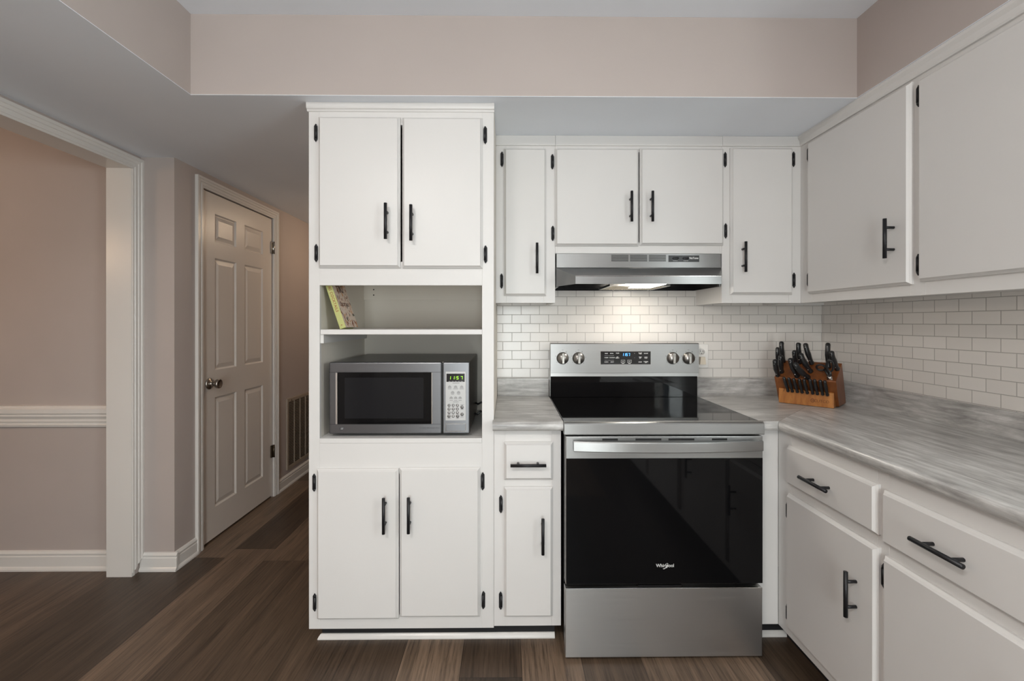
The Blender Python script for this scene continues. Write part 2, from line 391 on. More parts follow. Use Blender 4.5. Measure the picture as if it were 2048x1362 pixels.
sbox('ceiling_low', CEIL, (XD + 0.001, XSL - 0.021, YR, 0.0, ZL, ZL + 0.08), (XSL - 0.021, XSR + 0.021, YS + 0.021, 0.0, ZL, ZL + 0.08), (XSR + 0.021, 1.693, YR, 0.0, ZL, ZL + 0.08),
     (XH, -0.742, 0.0, 3.4, ZL, ZL + 0.08),
     (XSL - 0.021, XSL, YR, YS + 0.021, ZL, ZL + T_), (XSR, XSR + 0.021, YR, YS + 0.021, ZL, ZL + T_), (XSL, XSR, YS, YS + 0.021, ZL, ZL + T_))
sbox('soffit_back', WALL, (XSL, XSR, YS, YS + 0.02, ZL + T_, ZC))
sbox('soffit_left', WALL, (XSL - 0.02, XSL, YR, YS + 0.02, ZL + T_, ZC))
sbox('soffit_right', WALL, (XSR, XSR + 0.02, YR, YS + 0.02, ZL + T_, ZC))

# baseboards, casings, chair rail
BASEP = [(0, 0), (0.020, 0), (0.020, 0.008), (0.016, 0.016), (0.0125, 0.020), (0.0125, 0.066), (0.010, 0.070), (0.010, 0.074), (0.0125, 0.078), (0.0125, 0.082), (0.006, 0.092), (0, 0.094)]
def run_profile(mb, prof, p0, p1, nrm):   # extrude a (out, up) profile from p0 to p1
    p0 = Vector(p0); p1 = Vector(p1); n = Vector(nrm)
    mb.loft([[p + n * a + Vector((0, 0, h)) for a, h in prof] for p in (p0, p1)])
b = MB(); run_profile(b, BASEP, (XA + 0.002, 0, 0), (XH + 0.0195, 0, 0), (0, -1, 0)); struct(b.build('baseboard_left', TRIMW))
b = MB(); run_profile(b, BASEP, (XH, 0.0, 0), (XH, 0.158, 0), (1, 0, 0)); struct(b.build('baseboard_hall', TRIMW))
b = MB(); run_profile(b, BASEP, (XH, 1.064, 0), (XH, 3.4, 0), (1, 0, 0)); struct(b.build('baseboard_hall_far', TRIMW))
b = MB(); run_profile(b, [(a, h * 1.08) for a, h in BASEP], (-4.3, 0.01, 0), (XD, 0.01, 0), (0, -1, 0)); struct(b.build('baseboard_dining', TRIMW))
RAILP = [(0, 0), (0.012, 0), (0.016, 0.010), (0.010, 0.014), (0.010, 0.022), (0.016, 0.028), (0.014, 0.036), (0.014, 0.042), (0.022, 0.056), (0.020, 0.066), (0.028, 0.072), (0.028, 0.094), (0.020, 0.100), (0.014, 0.108), (0, 0.110)]
b = MB(); run_profile(b, RAILP, (-4.3, 0.01, 0.745), (XD, 0.01, 0.745), (0, -1, 0)); struct(b.build('trim_chair_rail', TRIMW))
# cased opening to the dining room
CASP = [(0.0, 0.0), (0.0, 0.010), (0.010, 0.010), (0.012, 0.013), (0.022, 0.013), (0.024, 0.010), (0.030, 0.010), (0.033, 0.014), (0.046, 0.014), (0.049, 0.018), (0.062, 0.018), (0.062, 0.0)]
b = MB(); b.box(XD - 0.002, XA + 0.004, -0.0655, -0.0455, 0, 2.066); b.box(XD - 0.002, XA + 0.004, -1.75, -0.0455, 2.066, 2.083); b.box(XD - 0.002, XA + 0.004, -1.77, -1.75, 0, 2.083)
struct(b.build('trim_opening_jamb', TRIMW))
b = MB()
b.loft([[(XA + d, -0.063 + u, z0 + (u if z0 else 0)) for u, d in CASP] for z0 in (0.02, 2.064)])
b.loft([[(XA + d, y0 + (u if y0 > -1 else 0), 2.064 + u) for u, d in CASP] for y0 in (-1.80, -0.063)])
struct(b.build('trim_opening_casing', TRIMW))
# hall door
b = MB()
CW = 0.058
b.loft([[(XH + d, DY0 - 0.003 - u, (2.05 + u) if z0 else 0) for u, d in [(c[0] * CW / 0.062, c[1]) for c in CASP]] for z0 in (0, 1)])
b.loft([[(XH + d, DY1 + 0.003 + u, (2.05 + u) if z0 else 0) for u, d in [(c[0] * CW / 0.062, c[1]) for c in CASP]] for z0 in (0, 1)])
b.loft([[(XH + d, (DY0 - 0.003 - u) if s < 0 else (DY1 + 0.003 + u), 2.05 + u) for u, d in [(c[0] * CW / 0.062, c[1]) for c in CASP]] for s in (-1, 1)])
struct(b.build('trim_door_casing', TRIMW))

def six_panel(mb, M, u0, u1, z0, z1, ua, ub, rows, face=0.0):
    # M maps (u, z, out); slab from -0.035 to `face`, panels sunk 9 mm with raised fields
    d = 0.009
    mb.box(u0, u1, z0, z1, face - 0.035, face - d, M=M)
    (a0, a1), (b0, b1) = ua, ub
    for (q0, q1) in ((u0, a0), (a1, b0), (b1, u1)): mb.box(q0, q1, z0, z1, face - d, face, M=M)
    zs = [z0] + [v for r in rows for v in r] + [z1]
    for i in range(0, len(zs), 2):
        for (q0, q1) in (ua, ub): mb.box(q0, q1, zs[i], zs[i + 1], face - d, face, M=M)
    for (r0, r1) in rows:
        for (q0, q1) in (ua, ub):
            def rr(i, wv): return [(q0 + i, r0 + i, wv), (q1 - i, r0 + i, wv), (q1 - i, r1 - i, wv), (q0 + i, r1 - i, wv)]
            mb.loft([rr(0.0, face - 0.0002), rr(0.008, face - d + 0.0005), rr(0.012, face - d + 0.0005), rr(0.036, face - 0.002)], M, cap='end')
door = bpy.data.objects.new('door_1', None); COL.objects.link(door); door.location = (XH, 0.61, 0); ORIG[door] = Vector(door.location)
struct(door, 'white six-panel interior door in the hallway with satin nickel knob', 'door')
b = MB(); MD = FL(XH - 0.006)
six_panel(b, MD, DY0, DY1, 0.012, DZ1, (0.341, 0.556), (0.650, 0.875), [(0.190, 0.842), (1.003, 1.668), (1.765, 1.931)])
b.build('door_slab', DOORW, door)
b = MB(); kM = frame((XH - 0.006, 0.288, 0.929), (0, 1, 0), (0, 0, 1), (1, 0, 0))
b.lathe([(0.034, 0), (0.034, 0.003), (0.030, 0.008), (0.016, 0.012), (0.011, 0.018), (0.011, 0.030), (0.018, 0.036), (0.026, 0.044), (0.028, 0.056), (0.026, 0.062), (0.020, 0.063), (0.018, 0.060), (0.0, 0.060)], 32, kM)
k = b.build('door_knob', NICKEL, door); k['label'] = 'satin nickel round knob'
for zc, mt, lb in ((1.835, NICKEL, 'bright nickel hinge'), (0.337, BRONZE, 'dark bronze hinge')):
    b = MB(); b.cyl((XH + 0.006, DY1 + 0.0035, zc - 0.045), (XH + 0.006, DY1 + 0.0035, zc + 0.045), 0.007, n=16)
    b.box(XH - 0.008, XH + 0.003, DY1 - 0.022, DY1 + 0.003, zc - 0.044, zc + 0.044)
    for k_ in range(5): b.cyl((XH + 0.006, DY1 + 0.0035, zc - 0.045 + k_ * 0.0225 - 0.001), (XH + 0.006, DY1 + 0.0035, zc - 0.045 + k_ * 0.0225 + 0.001), 0.0076, n=16)
    h = b.build('door_hinge', mt, door); h['label'] = lb
# return-air grille beside the door
g = thing('return_air_grille', 'beige metal louvred air return grille low on hallway wall beyond door', 'vent', (XH, 1.42, 0.12))
b = MB(); M = FL(XH)
GY0, GY1, GZ0, GZ1 = 1.205, 1.66, 0.126, 0.684
for q in ((GY0, GY1, GZ0, GZ0 + 0.026), (GY0, GY1, GZ1 - 0.026, GZ1), (GY0, GY0 + 0.026, GZ0 + .026, GZ1 - .026), (GY1 - 0.026, GY1, GZ0 + .026, GZ1 - .026)): b.box(*q, 0.0, 0.010, 0.0015, 1, M=M)
b.build('frame', GRILLE, g)
b = MB(); b.box(GY0 + 0.02, GY1 - 0.02, GZ0 + 0.02, GZ1 - 0.02, 0.0005, 0.002, M=M); b.build('duct_backing', mat('dusty_duct', (0.07, 0.055, 0.042), 0.8), g)
b = MB()
nl = 40
for i in range(nl):
    z = GZ0 + 0.03 + i * (GZ1 - GZ0 - 0.06) / (nl - 1)
    b.loft([[(y, z - 0.0055, 0.0022), (y, z - 0.0040, 0.0018), (y, z + 0.0050, 0.009), (y, z + 0.0035, 0.0096)] for y in (GY0 + 0.026, GY1 - 0.026)], M)
for y in (GY0 + 0.125, GY0 + 0.228, GY0 + 0.330): b.box(y - 0.003, y + 0.003, GZ0 + 0.026, GZ1 - 0.026, 0.002, 0.0098, M=M)
b.build('louvre_slats', GRILLE, g)
b = MB(); b.cyl((GY0 + 0.07, GZ1 - 0.018, 0.010), (GY0 + 0.07, GZ1 - 0.018, 0.0125), 0.005, n=12, M=M); b.build('screw', BRONZE, g)

# sink window, added patio door for the fill, and a panelled door behind the camera (seen only as light and reflections)
wn = bpy.data.objects.new('window_1', None); COL.objects.link(wn); wn.location = (1.70, -2.5, WIN['z0']); ORIG[wn] = Vector(wn.location); struct(wn)
b = MB(); y0, y1, z0, z1 = WIN['y0'], WIN['y1'], WIN['z0'], WIN['z1']
for q in ((y0, y1, z0, z0 + .045), (y0, y1, z1 - .045, z1), (y0, y0 + .045, z0 + .045, z1 - .045), (y1 - .045, y1, z0 + .045, z1 - .045), (y0, y1, (z0 + z1) / 2 - .02, (z0 + z1) / 2 + .02)): b.box(1.70, 1.76, *q)
b.box(1.672, 1.70, y0 - .06, y1 + .06, z0 - .03, z0); b.build('window_frame', TRIMW, wn)
b = MB(); b.box(1.728, 1.732, y0 + .04, y1 - .04, z0 + .04, z1 - .04); b.build('window_pane', PANE, wn)
wn = bpy.data.objects.new('added_patio_door', None); COL.objects.link(wn); wn.location = (0.03, YR - .05, 0); ORIG[wn] = Vector(wn.location); struct(wn)
b = MB()
for q in ((-0.47, 0.53, 0.0, 0.12), (-0.47, 0.53, 1.96, 2.05), (-0.47, -0.38, .12, 1.96), (0.44, 0.53, .12, 1.96)): b.box(q[0], q[1], YR - .08, YR - .02, q[2], q[3])
b.build('door_frame', TRIMW, wn)
b = MB(); b.box(-0.39, 0.45, YR - .052, YR - .048, .11, 1.97); b.build('door_pane', PANE, wn)
wn = bpy.data.objects.new('door_2', None); COL.objects.link(wn); wn.location = (-1.3, YR, 0); ORIG[wn] = Vector(wn.location); struct(wn)
b = MB(); MRear = frame((0, YR + .036, 0), (-1, 0, 0), (0, 0, 1), (0, 1, 0))
six_panel(b, MRear, 0.92, 1.62, 0.01, 2.03, (1.02, 1.21), (1.33, 1.52), [(0.19, 0.84), (1.0, 1.66), (1.76, 1.92)])
b.build('door_slab', TRIMW, wn)
b = MB()
for q in ((0.85, 0.915, 0, 2.10), (1.625, 1.69, 0, 2.10)): b.box(*q, -0.036, -0.018, M=MRear)
b.box(0.915, 1.625, 2.035, 2.10, -0.036, -0.018, M=MRear); b.build('casing', TRIMW, wn)

# lamps outside the frame; kitchen and rear domes are added fill
def dome(name, label, x, y, z, r, m):
    t = thing(name, label, 'ceiling light', (x, y, z))
    b = MB(); b.lathe([(r * 1.08, -0.025), (r * 1.08, 0.0)], 32, Matrix.Translation((x, y, z))); b.build('base_ring', NICKEL, t)
    b = MB(); b.lathe([(0.001, -0.115), (r * 0.4, -0.108), (r * 0.75, -0.082), (r * 0.95, -0.05), (r, -0.026)], 32, Matrix.Translation((x, y, z))); b.build('diffuser', m, t)
dome('added_fill_dome', 'added round white fill dome in the raised kitchen ceiling', 0.1, -2.3, ZC, 0.19, FILL_K)  # unseen dome, kept on low as added fill
dome('hall_light', 'small lit warm dome light on the hallway ceiling', -1.0, 1.45, ZL, 0.12, BULBH)
dome('added_fill_dome', 'added wide fill dome near the rear wall, on the left', -0.75, -3.05, ZC, 0.25, FILL_L)  # added behind the camera to fill the fronts and right-hand faces
dome('added_fill_dome', 'added wide fill dome near the rear wall, on the right', 0.75, -3.05, ZC, 0.25, FILL_R)  # weaker added dome, frontal fill from the right
t = thing('pendant_lamp', 'warm lit drum pendant lamp hanging in the dining room', 'pendant lamp', (-3.2, -1.3, ZC))
b = MB(); b.cyl((-3.2, -1.3, 1.95), (-3.2, -1.3, ZC), 0.006); b.build('stem', BRONZE, t)
b = MB(); b.lathe([(0.0, 1.72), (0.17, 1.72), (0.15, 1.95), (0.0, 1.95)], 32, Matrix.Translation((-3.2, -1.3, 0))); b.build('shade', BULBW, t)

# ------------------------------------------------------------------ backsplash tile
o = MB().box(-0.0205, 1.6865, -0.006, -0.0004, 0.985, 1.61).build('tile_backsplash', TILEB); tag(o, 'white subway tile backsplash on the back wall behind the range', 'backsplash')
o = MB().box(1.687, 1.6926, -2.0, -0.0062, 0.985, 1.42).build('tile_backsplash', TILER); tag(o, 'white subway tile backsplash on the right wall above the long counter', 'backsplash')

# ------------------------------------------------------------------ cabinet hardware
def add_handle(door_, M, u, v, vert=True, L=0.137):
    b = MB(); wf, wb = 0.019, 0.051
    e = (0, 1) if vert else (1, 0)
    P3 = lambda s, w_: (u + e[0] * s, v + e[1] * s, w_)
    b.cyl(P3(-L / 2, wb), P3(L / 2, wb), 0.0061, n=20, M=M)
    for s in (-0.038, 0.038): b.cyl(P3(s, wf - 0.001), P3(s, wb), 0.0048, n=14, M=M)
    return b.build('handle', BLK, door_)
def add_hinge(door_, M, u, v, s):
    # s=+1: the door lies at larger u
    b = MB()
    hexa = [(u - 0.0075 * s, v - 0.026), (u - 0.001 * s, v - 0.036), (u + 0.0055 * s, v - 0.026), (u + 0.0055 * s, v + 0.026), (u - 0.001 * s, v + 0.036), (u - 0.0075 * s, v + 0.026)]
    if s < 0: hexa = hexa[::-1]
    b.prism(hexa, 0.0002, 0.003, M=M)
    uc = u + 0.0015 * s
    b.cyl((uc, v - 0.022, 0.0055), (uc, v + 0.022, 0.0055), 0.0050, n=14, M=M)
    for sg in (-1, 1):
        b.cyl((uc, v + sg * 0.022, 0.0055), (uc, v + sg * 0.033, 0.004), 0.0050, 0.0012, n=14, M=M)
        b.cyl((u - 0.003 * s, v + sg * 0.027, 0.003), (u - 0.003 * s, v + sg * 0.027, 0.0042), 0.002, n=8, M=M)
    return b.build('hinge', BLK, door_)
def add_door(root, M, x0, x1, z0, z1, handle=None, hinges=(), name='door', vert=True):
    d = MB().panel(x0, x1, z0, z1, M).build(name, CAB, root)
    if handle: add_handle(d, M, handle[0], handle[1], vert)
    for (u, v, s) in hinges: add_hinge(d, M, u, v, s)
    return d

# ------------------------------------------------------------------ tall pantry cabinet
YF = -0.600
TL0, TL1 = -0.744, -0.0205
t = thing('tall_cabinet', 'tall white pantry cabinet with open microwave niche, left of the narrow cabinets', 'cabinet', (-0.382, -0.3, 0))
b = MB()
for q in ((TL0, -0.7055, YF + .018, -0.002, 0.087, 2.141), (-0.0635, TL1, YF + .018, -0.002, 0.087, 2.141),         # sides
          (-0.7055, -0.0635, YF + .018, -0.0215, 0.087, 0.105), (-0.7055, -0.0635, YF + .018, -0.0215, 1.478, 1.498),    # bottom, niche top
          (-0.7055, -0.0635, YF + .018, -0.0215, 0.8146, 0.8326), (-0.7055, -0.0635, YF + .018, -0.0215, 2.12, 2.141)): b.box(*q)
b.build('carcass', CABIN, t)
b = MB(); b.box(-0.7055, -0.0635, -0.0215, -0.002, 0.105, 2.12); b.box(-0.7055, -0.0635, -0.034, -0.0215, 1.402, 1.478); b.build('back_panel', CABIN, t)
M = FB(YF)
b = MB()
def ff(x0, x1, z0, z1, w0=-0.018, w1=0.0, b_=0.0008): b.box(x0, x1, z0, z1, w0, w1, b_, 1, M=M)
ff(TL0, -0.7019, 0.0868, 2.141); ff(-0.0668, TL1, 0.0868, 2.141)
ff(-0.095, -0.0668, 0.140, 0.695); ff(-0.7019, -0.0668, 0.0868, 0.140); ff(-0.7019, -0.0668, 0.695, 0.8138); ff(-0.7019, -0.0668, 1.4321, 1.525); ff(-0.7019, -0.0668, 2.06, 2.141)
b.build('face_frame', CAB, t)
b = MB(); b.box(-0.7015, -0.0672, 0.8139, 0.8330, -0.018, 0.0015, 0.001, 1, M=M); b.box(-0.704, -0.065, -0.58, -0.022, 0.8327, 0.8331); b.build('niche_floor', CAB, t)
b = MB(); b.box(-0.7005, -0.0665, -0.597, -0.036, 1.2395, 1.2591, 0.001, 1)
b.build('shelf', CAB, t)
b = MB(); b.box(-0.7055, -0.690, -0.590, -0.04, 1.205, 1.2393); b.build('shelf_cleat', CAB, t)
b = MB()
crown = [(0.0, 2.110), (0.004, 2.112), (0.006, 2.117), (0.011, 2.121), (0.013, 2.128), (0.013, 2.1425), (0.0, 2.1425)]
b.loft([[(x, YF - a, z) for a, z in crown] for x in (TL0 - 0.005, TL1 + 0.002)]); b.build('crown_moulding', CAB, t)
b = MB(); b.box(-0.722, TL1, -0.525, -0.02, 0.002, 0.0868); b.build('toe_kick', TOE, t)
for z in (1.455, 1.427): MB().cyl((-0.655, -0.0345, z), (-0.655, -0.033, z), 0.0035, n=10).build('screw_hole', DARK, t)
add_door(t, M, -0.7023, -0.3850, 1.4995, 2.0876, (-0.4318, 1.6734), [(-0.7148, 2.0275, 1), (-0.7135, 1.558, 1)])
add_door(t, M, -0.3772, -0.0640, 1.4983, 2.0864, (-0.3352, 1.6675), [(-0.0546, 2.0214, -1), (-0.0532, 1.554, -1)])
add_door(t, M, -0.7092, -0.3916, 0.1311, 0.7165, (-0.4392, 0.549), [(-0.7218, 0.6607, 1), (-0.7200, 0.1924, 1)])
add_door(t, M, -0.3876, -0.0737, 0.1381, 0.7203, (-0.3446, 0.5503), [(-0.0645, 0.6639, -1), (-0.0620, 0.1976, -1)])

# ------------------------------------------------------------------ narrow base cabinet left of the range
t = thing('base_cabinet', 'narrow white base cabinet with one drawer between tall cabinet and range', 'cabinet', (0.11, -0.3, 0))
b = MB()
for q in ((TL1 + .0005, -0.0025, YF + .018, -0.002, 0.095, 0.866), (0.226, 0.2437, YF + .018, -0.002, 0.095, 0.866), (-0.0025, 0.226, YF + .018, -0.002, 0.095, 0.113), (-0.0025, 0.226, -0.02, -0.002, 0.113, 0.866)): b.box(*q)
b.build('carcass', CABIN, t)
b = MB(); ff(TL1 + .0008, 0.024, 0.094, 0.867); ff(0.206, 0.2437, 0.094, 0.867); ff(0.024, 0.206, 0.094, 0.145); ff(0.024, 0.206, 0.635, 0.685); ff(0.024, 0.206, 0.81, 0.867)
b.build('face_frame', CAB, t)
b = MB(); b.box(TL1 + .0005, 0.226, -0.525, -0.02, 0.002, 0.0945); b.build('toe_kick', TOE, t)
add_door(t, M, 0.0196, 0.2115, 0.6715, 0.8189, (0.1128, 0.7394), name='drawer', vert=False)
add_door(t, M, 0.0196, 0.2105, 0.1367, 0.6436, (0.1687, 0.4671), [(0.0078, 0.5739, 1), (0.0070, 0.1952, 1)])
# shoe moulding under both
b = MB(); b.loft([[(x0 + (0.018 - d) * k, -0.5253 - d, z) for d, z in ((0, 0.0005), (0.0125, 0.0005), (0.0125, 0.005), (0.008, 0.013), (0.003, 0.0195), (0, 0.0205))] for x0, k in ((-0.742, 1.0), (0.226, 0))])
o = b.build('toe_moulding', TRIMW); tag(o, 'white shoe moulding strip on the floor under the tall and narrow base cabinets', 'trim')

# ------------------------------------------------------------------ upper cabinets on the back wall
YU = -0.295; M = FB(YU)
def upper(label, x0, x1, z0, doors, frames):
    global b
    t = thing('wall_cabinet', label, 'cabinet', ((x0 + x1) / 2, -0.15, z0), 'white wall cabinets')
    b = MB()
    for q in ((x0, x0 + .015, YU + .018, -0.0065, z0, 2.141), (x1 - .015, x1, YU + .018, -0.0065, z0, 2.141), (x0 + .015, x1 - .015, YU + .018, -0.0065, z0 + .012, z0 + .027),
              (x0 + .015, x1 - .015, YU + .018, -0.0065, 2.12, 2.141), (x0 + .015, x1 - .015, -0.016, -0.0065, z0 + .027, 2.12)): b.box(*q)
    b.build('carcass', CAB, t)
    b = MB()
    for q in frames: b.box(*q, -0.018, 0.0, 0.0008, 1, M=M)
    b.build('face_frame', CAB, t)
    b = MB(); b.loft([[(x, YU - a, z) for a, z in ((0, 2.098), (0.007, 2.098), (0.009, 2.102), (0.009, 2.1422), (0, 2.1422))] for x in (x0 + .0003, x1 - .0003)]); b.build('crown_moulding', CAB, t)
    for d in doors: add_door(t, M, *d)
    return t
XN0, XN1, XM1, XC = -0.0202, 0.2525, 1.0215, 1.3884
upper('narrow white wall cabinet beside the tall cabinet, left of the range hood', XN0, XN1, 1.377,
      [(0.0173, 0.2109, 1.4083, 2.0824, (0.1662, 1.5755), [(0.0085, 2.0351, 1), (0.0065, 1.4763, 1)])],
      [(XN0, 0.028, 1.376, 2.141), (0.200, XN1, 1.376, 2.141), (0.028, 0.200, 1.376, 1.42), (0.028, 0.200, 2.07, 2.141)])
upper('short white two-door wall cabinet directly above the range hood', XN1 + .0004, XM1, 1.6035,
      [(0.2507, 0.6345, 1.6368, 2.0834, (0.5924, 1.8091), [(0.2400, 2.0244, 1), (0.2415, 1.6955, 1)]),
       (0.6400, 1.0255, 1.6405, 2.0849, (0.6866, 1.8093), [(1.0362, 2.037, -1), (1.0385, 1.7086, -1)])],
      [(XN1 + .0004, 0.262, 1.6035, 2.141), (1.013, XM1, 1.6035, 2.141), (0.262, 1.013, 1.6035, 1.655), (0.262, 1.013, 2.07, 2.141)])
upper('narrow white wall cabinet right of the range hood, in the corner', XM1 + .0004, XC - .0004, 1.377,
      [(1.0574, 1.3445, 1.4153, 2.0888, (1.1076, 1.5828), [(1.3535, 2.04, -1), (1.3555, 1.4811, -1)])],
      [(XM1 + .0004, 1.07, 1.376, 2.141), (1.333, XC, 1.376, 2.141), (1.07, 1.333, 1.376, 1.428), (1.07, 1.333, 2.075, 2.141)])

# ------------------------------------------------------------------ upper cabinet on the right wall
M = FR(XC)
t = thing('wall_cabinet', 'long white two-door wall cabinet on the right wall above the long counter', 'cabinet', (1.54, -0.8, 1.377), 'white wall cabinets')
YE = -1.50
b = MB()
for q in ((XC + .018, 1.6865, -0.022, -0.0065, 1.377, 2.141), (XC + .018, 1.6865, YE, YE + .016, 1.377, 2.141), (XC + .018, 1.6865, YE + .016, -0.022, 1.389, 1.404), (XC + .018, 1.6865, YE + .016, -0.022, 2.12, 2.141), (1.677, 1.6865, YE + .016, -0.022, 1.404, 2.12)): b.box(*q)
b.box(XC, XC + .018, YU + 0.0, -0.0065, 1.377, 2.141)
b.build('carcass', CAB, t)
b = MB()
for q in ((0.2955, 0.375, 1.376, 2.141), (0.875, 0.930, 1.376, 2.141), (1.43, 1.50, 1.376, 2.141), (0.375, 0.875, 1.376, 1.43), (0.375, 0.875, 2.07, 2.141), (0.93, 1.43, 1.376, 1.43), (0.93, 1.43, 2.07, 2.141)): b.box(*q, -0.018, 0, 0.0008, 1, M=M)
b.build('face_frame', CAB, t)
b = MB(); b.loft([[(XC - a, y, z) for a, z in ((0, 2.098), (0.008, 2.098), (0.011, 2.104), (0.013, 2.120), (0.020, 2.132), (0.020, 2.1422), (0, 2.1422))] for y in (-0.3042, YE)]); b.build('crown_moulding', CAB, t)
add_door(t, M, 0.3653, 0.8865, 1.4140, 2.0895, (0.8291, 1.5774), [(0.3545, 2.0399, 1), (0.3545, 1.4784, 1)])
add_door(t, M, 0.9165, 1.440, 1.4205, 2.0800, (1.395, 1.5774), [(0.9055, 2.0332, 1), (0.9050, 1.4775, 1)])

# ------------------------------------------------------------------ base cabinets on the right
XB = 1.1038; M = FR(XB); YB2 = -1.70
def base_right(label, ya, yb, frames, corner):
    global b
    t = thing('base_cabinet', label, 'cabinet', (1.4, (ya + yb) / 2, 0))
    b = MB()
    b.box(XB + .018, 1.69, yb, yb + .016, 0.094, 0.866); b.box(XB + .018, 1.69, ya - .016, ya, 0.094, 0.866)
    b.box(XB + .018, 1.69, yb + .016, ya - .016, 0.094, 0.110); b.box(1.675, 1.69, yb + .016, ya - .016, 0.110, 0.866)
    if corner: b.box(1.0135, 1.031, YF + .018, -0.02, 0.094, 0.866)
    b.build('carcass', CABIN, t)
    b = MB()
    for q in frames: b.box(*q, -0.018, 0, 0.0008, 1, M=M)
    b.build('face_frame', CAB, t)
    if corner:
        b = MB(); b.box(1.0135, XB - .0003, YF, YF + .018, 0.094, 0.867, 0.0008, 1); b.build('corner_filler', CAB, t)
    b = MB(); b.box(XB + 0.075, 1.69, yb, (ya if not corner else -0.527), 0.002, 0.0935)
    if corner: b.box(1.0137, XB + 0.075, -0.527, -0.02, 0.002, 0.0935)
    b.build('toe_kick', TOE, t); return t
t = base_right('long white base cabinet run right of the range, with two drawers above two doors', -0.600, YB2,
   [(0.600, 0.685, 0.094, 0.867), (1.088, 1.128, 0.094, 0.867), (1.60, 1.70, 0.094, 0.867), (0.685, 1.088, 0.094, 0.150), (0.685, 1.088, 0.635, 0.690), (0.685, 1.088, 0.81, 0.867),
    (1.128, 1.60, 0.094, 0.150), (1.128, 1.60, 0.63, 0.680), (1.128, 1.60, 0.81, 0.867)], True)
add_door(t, M, 0.6766, 1.0985, 0.6775, 0.8228, (0.8749, 0.7460), name='drawer', vert=False)
add_door(t, M, 1.1190, 1.6100, 0.6660, 0.8150, (1.3181, 0.7401), name='drawer', vert=False)
add_door(t, M, 0.6766, 1.1005, 0.1330, 0.6420, (1.0300, 0.4675), [(0.6655, 0.5713, 1), (0.6655, 0.1836, 1)])
add_door(t, M, 1.1221, 1.6100, 0.1330, 0.6311, (1.5400, 0.4675), [(1.1118, 0.5677, 1), (1.1118, 0.1836, 1)])
t = base_right('white two-door sink base cabinet at the near end of the right-hand run', YB2 - .001, -3.0,
   [(1.701, 1.76, 0.094, 0.867), (2.35, 2.40, 0.094, 0.867), (2.94, 3.0, 0.094, 0.867), (1.76, 2.35, 0.094, 0.150), (1.76, 2.35, 0.63, 0.867), (2.40, 2.94, 0.094, 0.150), (2.40, 2.94, 0.63, 0.867)], False)
add_door(t, M, 1.75, 2.345, 0.1330, 0.6400, (2.29, 0.5)); add_door(t, M, 2.39, 2.95, 0.1330, 0.6400, (2.44, 0.5))
b = MB(); b.loft([[(x, -0.5273 - d, z) for d, z in ((0, 0.0005), (0.012, 0.0005), (0.010, 0.012), (0.004, 0.020), (0, 0.022))] for x in (1.0137, 1.176)])
o = b.build('toe_moulding', TRIMW); tag(o, 'short white shoe moulding on the floor in the corner right of the range', 'trim')

# ------------------------------------------------------------------ counters
def counter(mb, poly, z0, z1, front, off=0.0145, seg=6):
    t_ = bmesh.new()
    vs = [t_.verts.new((p[0], p[1], z0)) for p in poly]; f = t_.faces.new(vs)
    r = bmesh.ops.extrude_face_region(t_, geom=[f])
    for v in r['geom']:
        if isinstance(v, bmesh.types.BMVert): v.co.z = z1
    es = [e for e in t_.edges if abs(e.verts[0].co.z - e.verts[1].co.z) < 1e-6 and front(e.verts[0].co) and front(e.verts[1].co) and e.calc_length() > 0.03]
    bmesh.ops.bevel(t_, geom=es, offset=off, segments=seg, affect='EDGES', profile=0.5)
    mb._join(t_, None, False)
ZT, ZB, YC, XCR = 0.9045, 0.8680, -0.645, 1.0758
t = thing('countertop', 'short grey marble-look laminate countertop between tall cabinet and range', 'countertop', (0.11, -0.32, ZB))
b = MB(); counter(b, [(-0.0195, -0.02), (-0.0195, YF - .001), (-0.024, YF - .001), (-0.024, YC), (0.2478, YC), (0.2478, -0.02)], ZB, ZT, lambda c: abs(c.y - YC) < 1e-4); b.build('worktop', CNTX, t)
b = MB(); b.box(-0.0195, 0.2478, -0.0225, -0.0065, ZB, 0.9965, 0.002, 2); b.build('backsplash_lip', CNTX, t)
t = thing('countertop', 'long L-shaped grey marble-look laminate countertop from range along the right wall', 'countertop', (1.38, -0.9, ZB))
b = MB(); counter(b, [(1.0125, -0.02), (1.0125, YC), (XCR, YC), (1.670, YC + (1.670 - XCR)), (1.670, -0.02)], ZB, ZT, lambda c: abs(c.y - YC) < 1e-4); b.build('worktop', CNTX, t)
b = MB(); counter(b, [(XCR + .0008, YC - .0008), (XCR + .0008, -3.0), (1.670, -3.0), (1.670, YC + (1.670 - XCR) - .0012)], ZB, ZT, lambda c: abs(c.x - XCR - .0008) < 1e-4); b.build('worktop', CNTY, t)
b = MB(); b.box(1.0125, 1.670, -0.0225, -0.0065, ZB, 0.9965, 0.002, 2); b.build('backsplash_lip', CNTX, t)
b = MB(); b.box(1.6695, 1.6865, -3.0, -0.0065, ZB, 0.9965, 0.002, 2); b.build('backsplash_lip', CNTY, t)

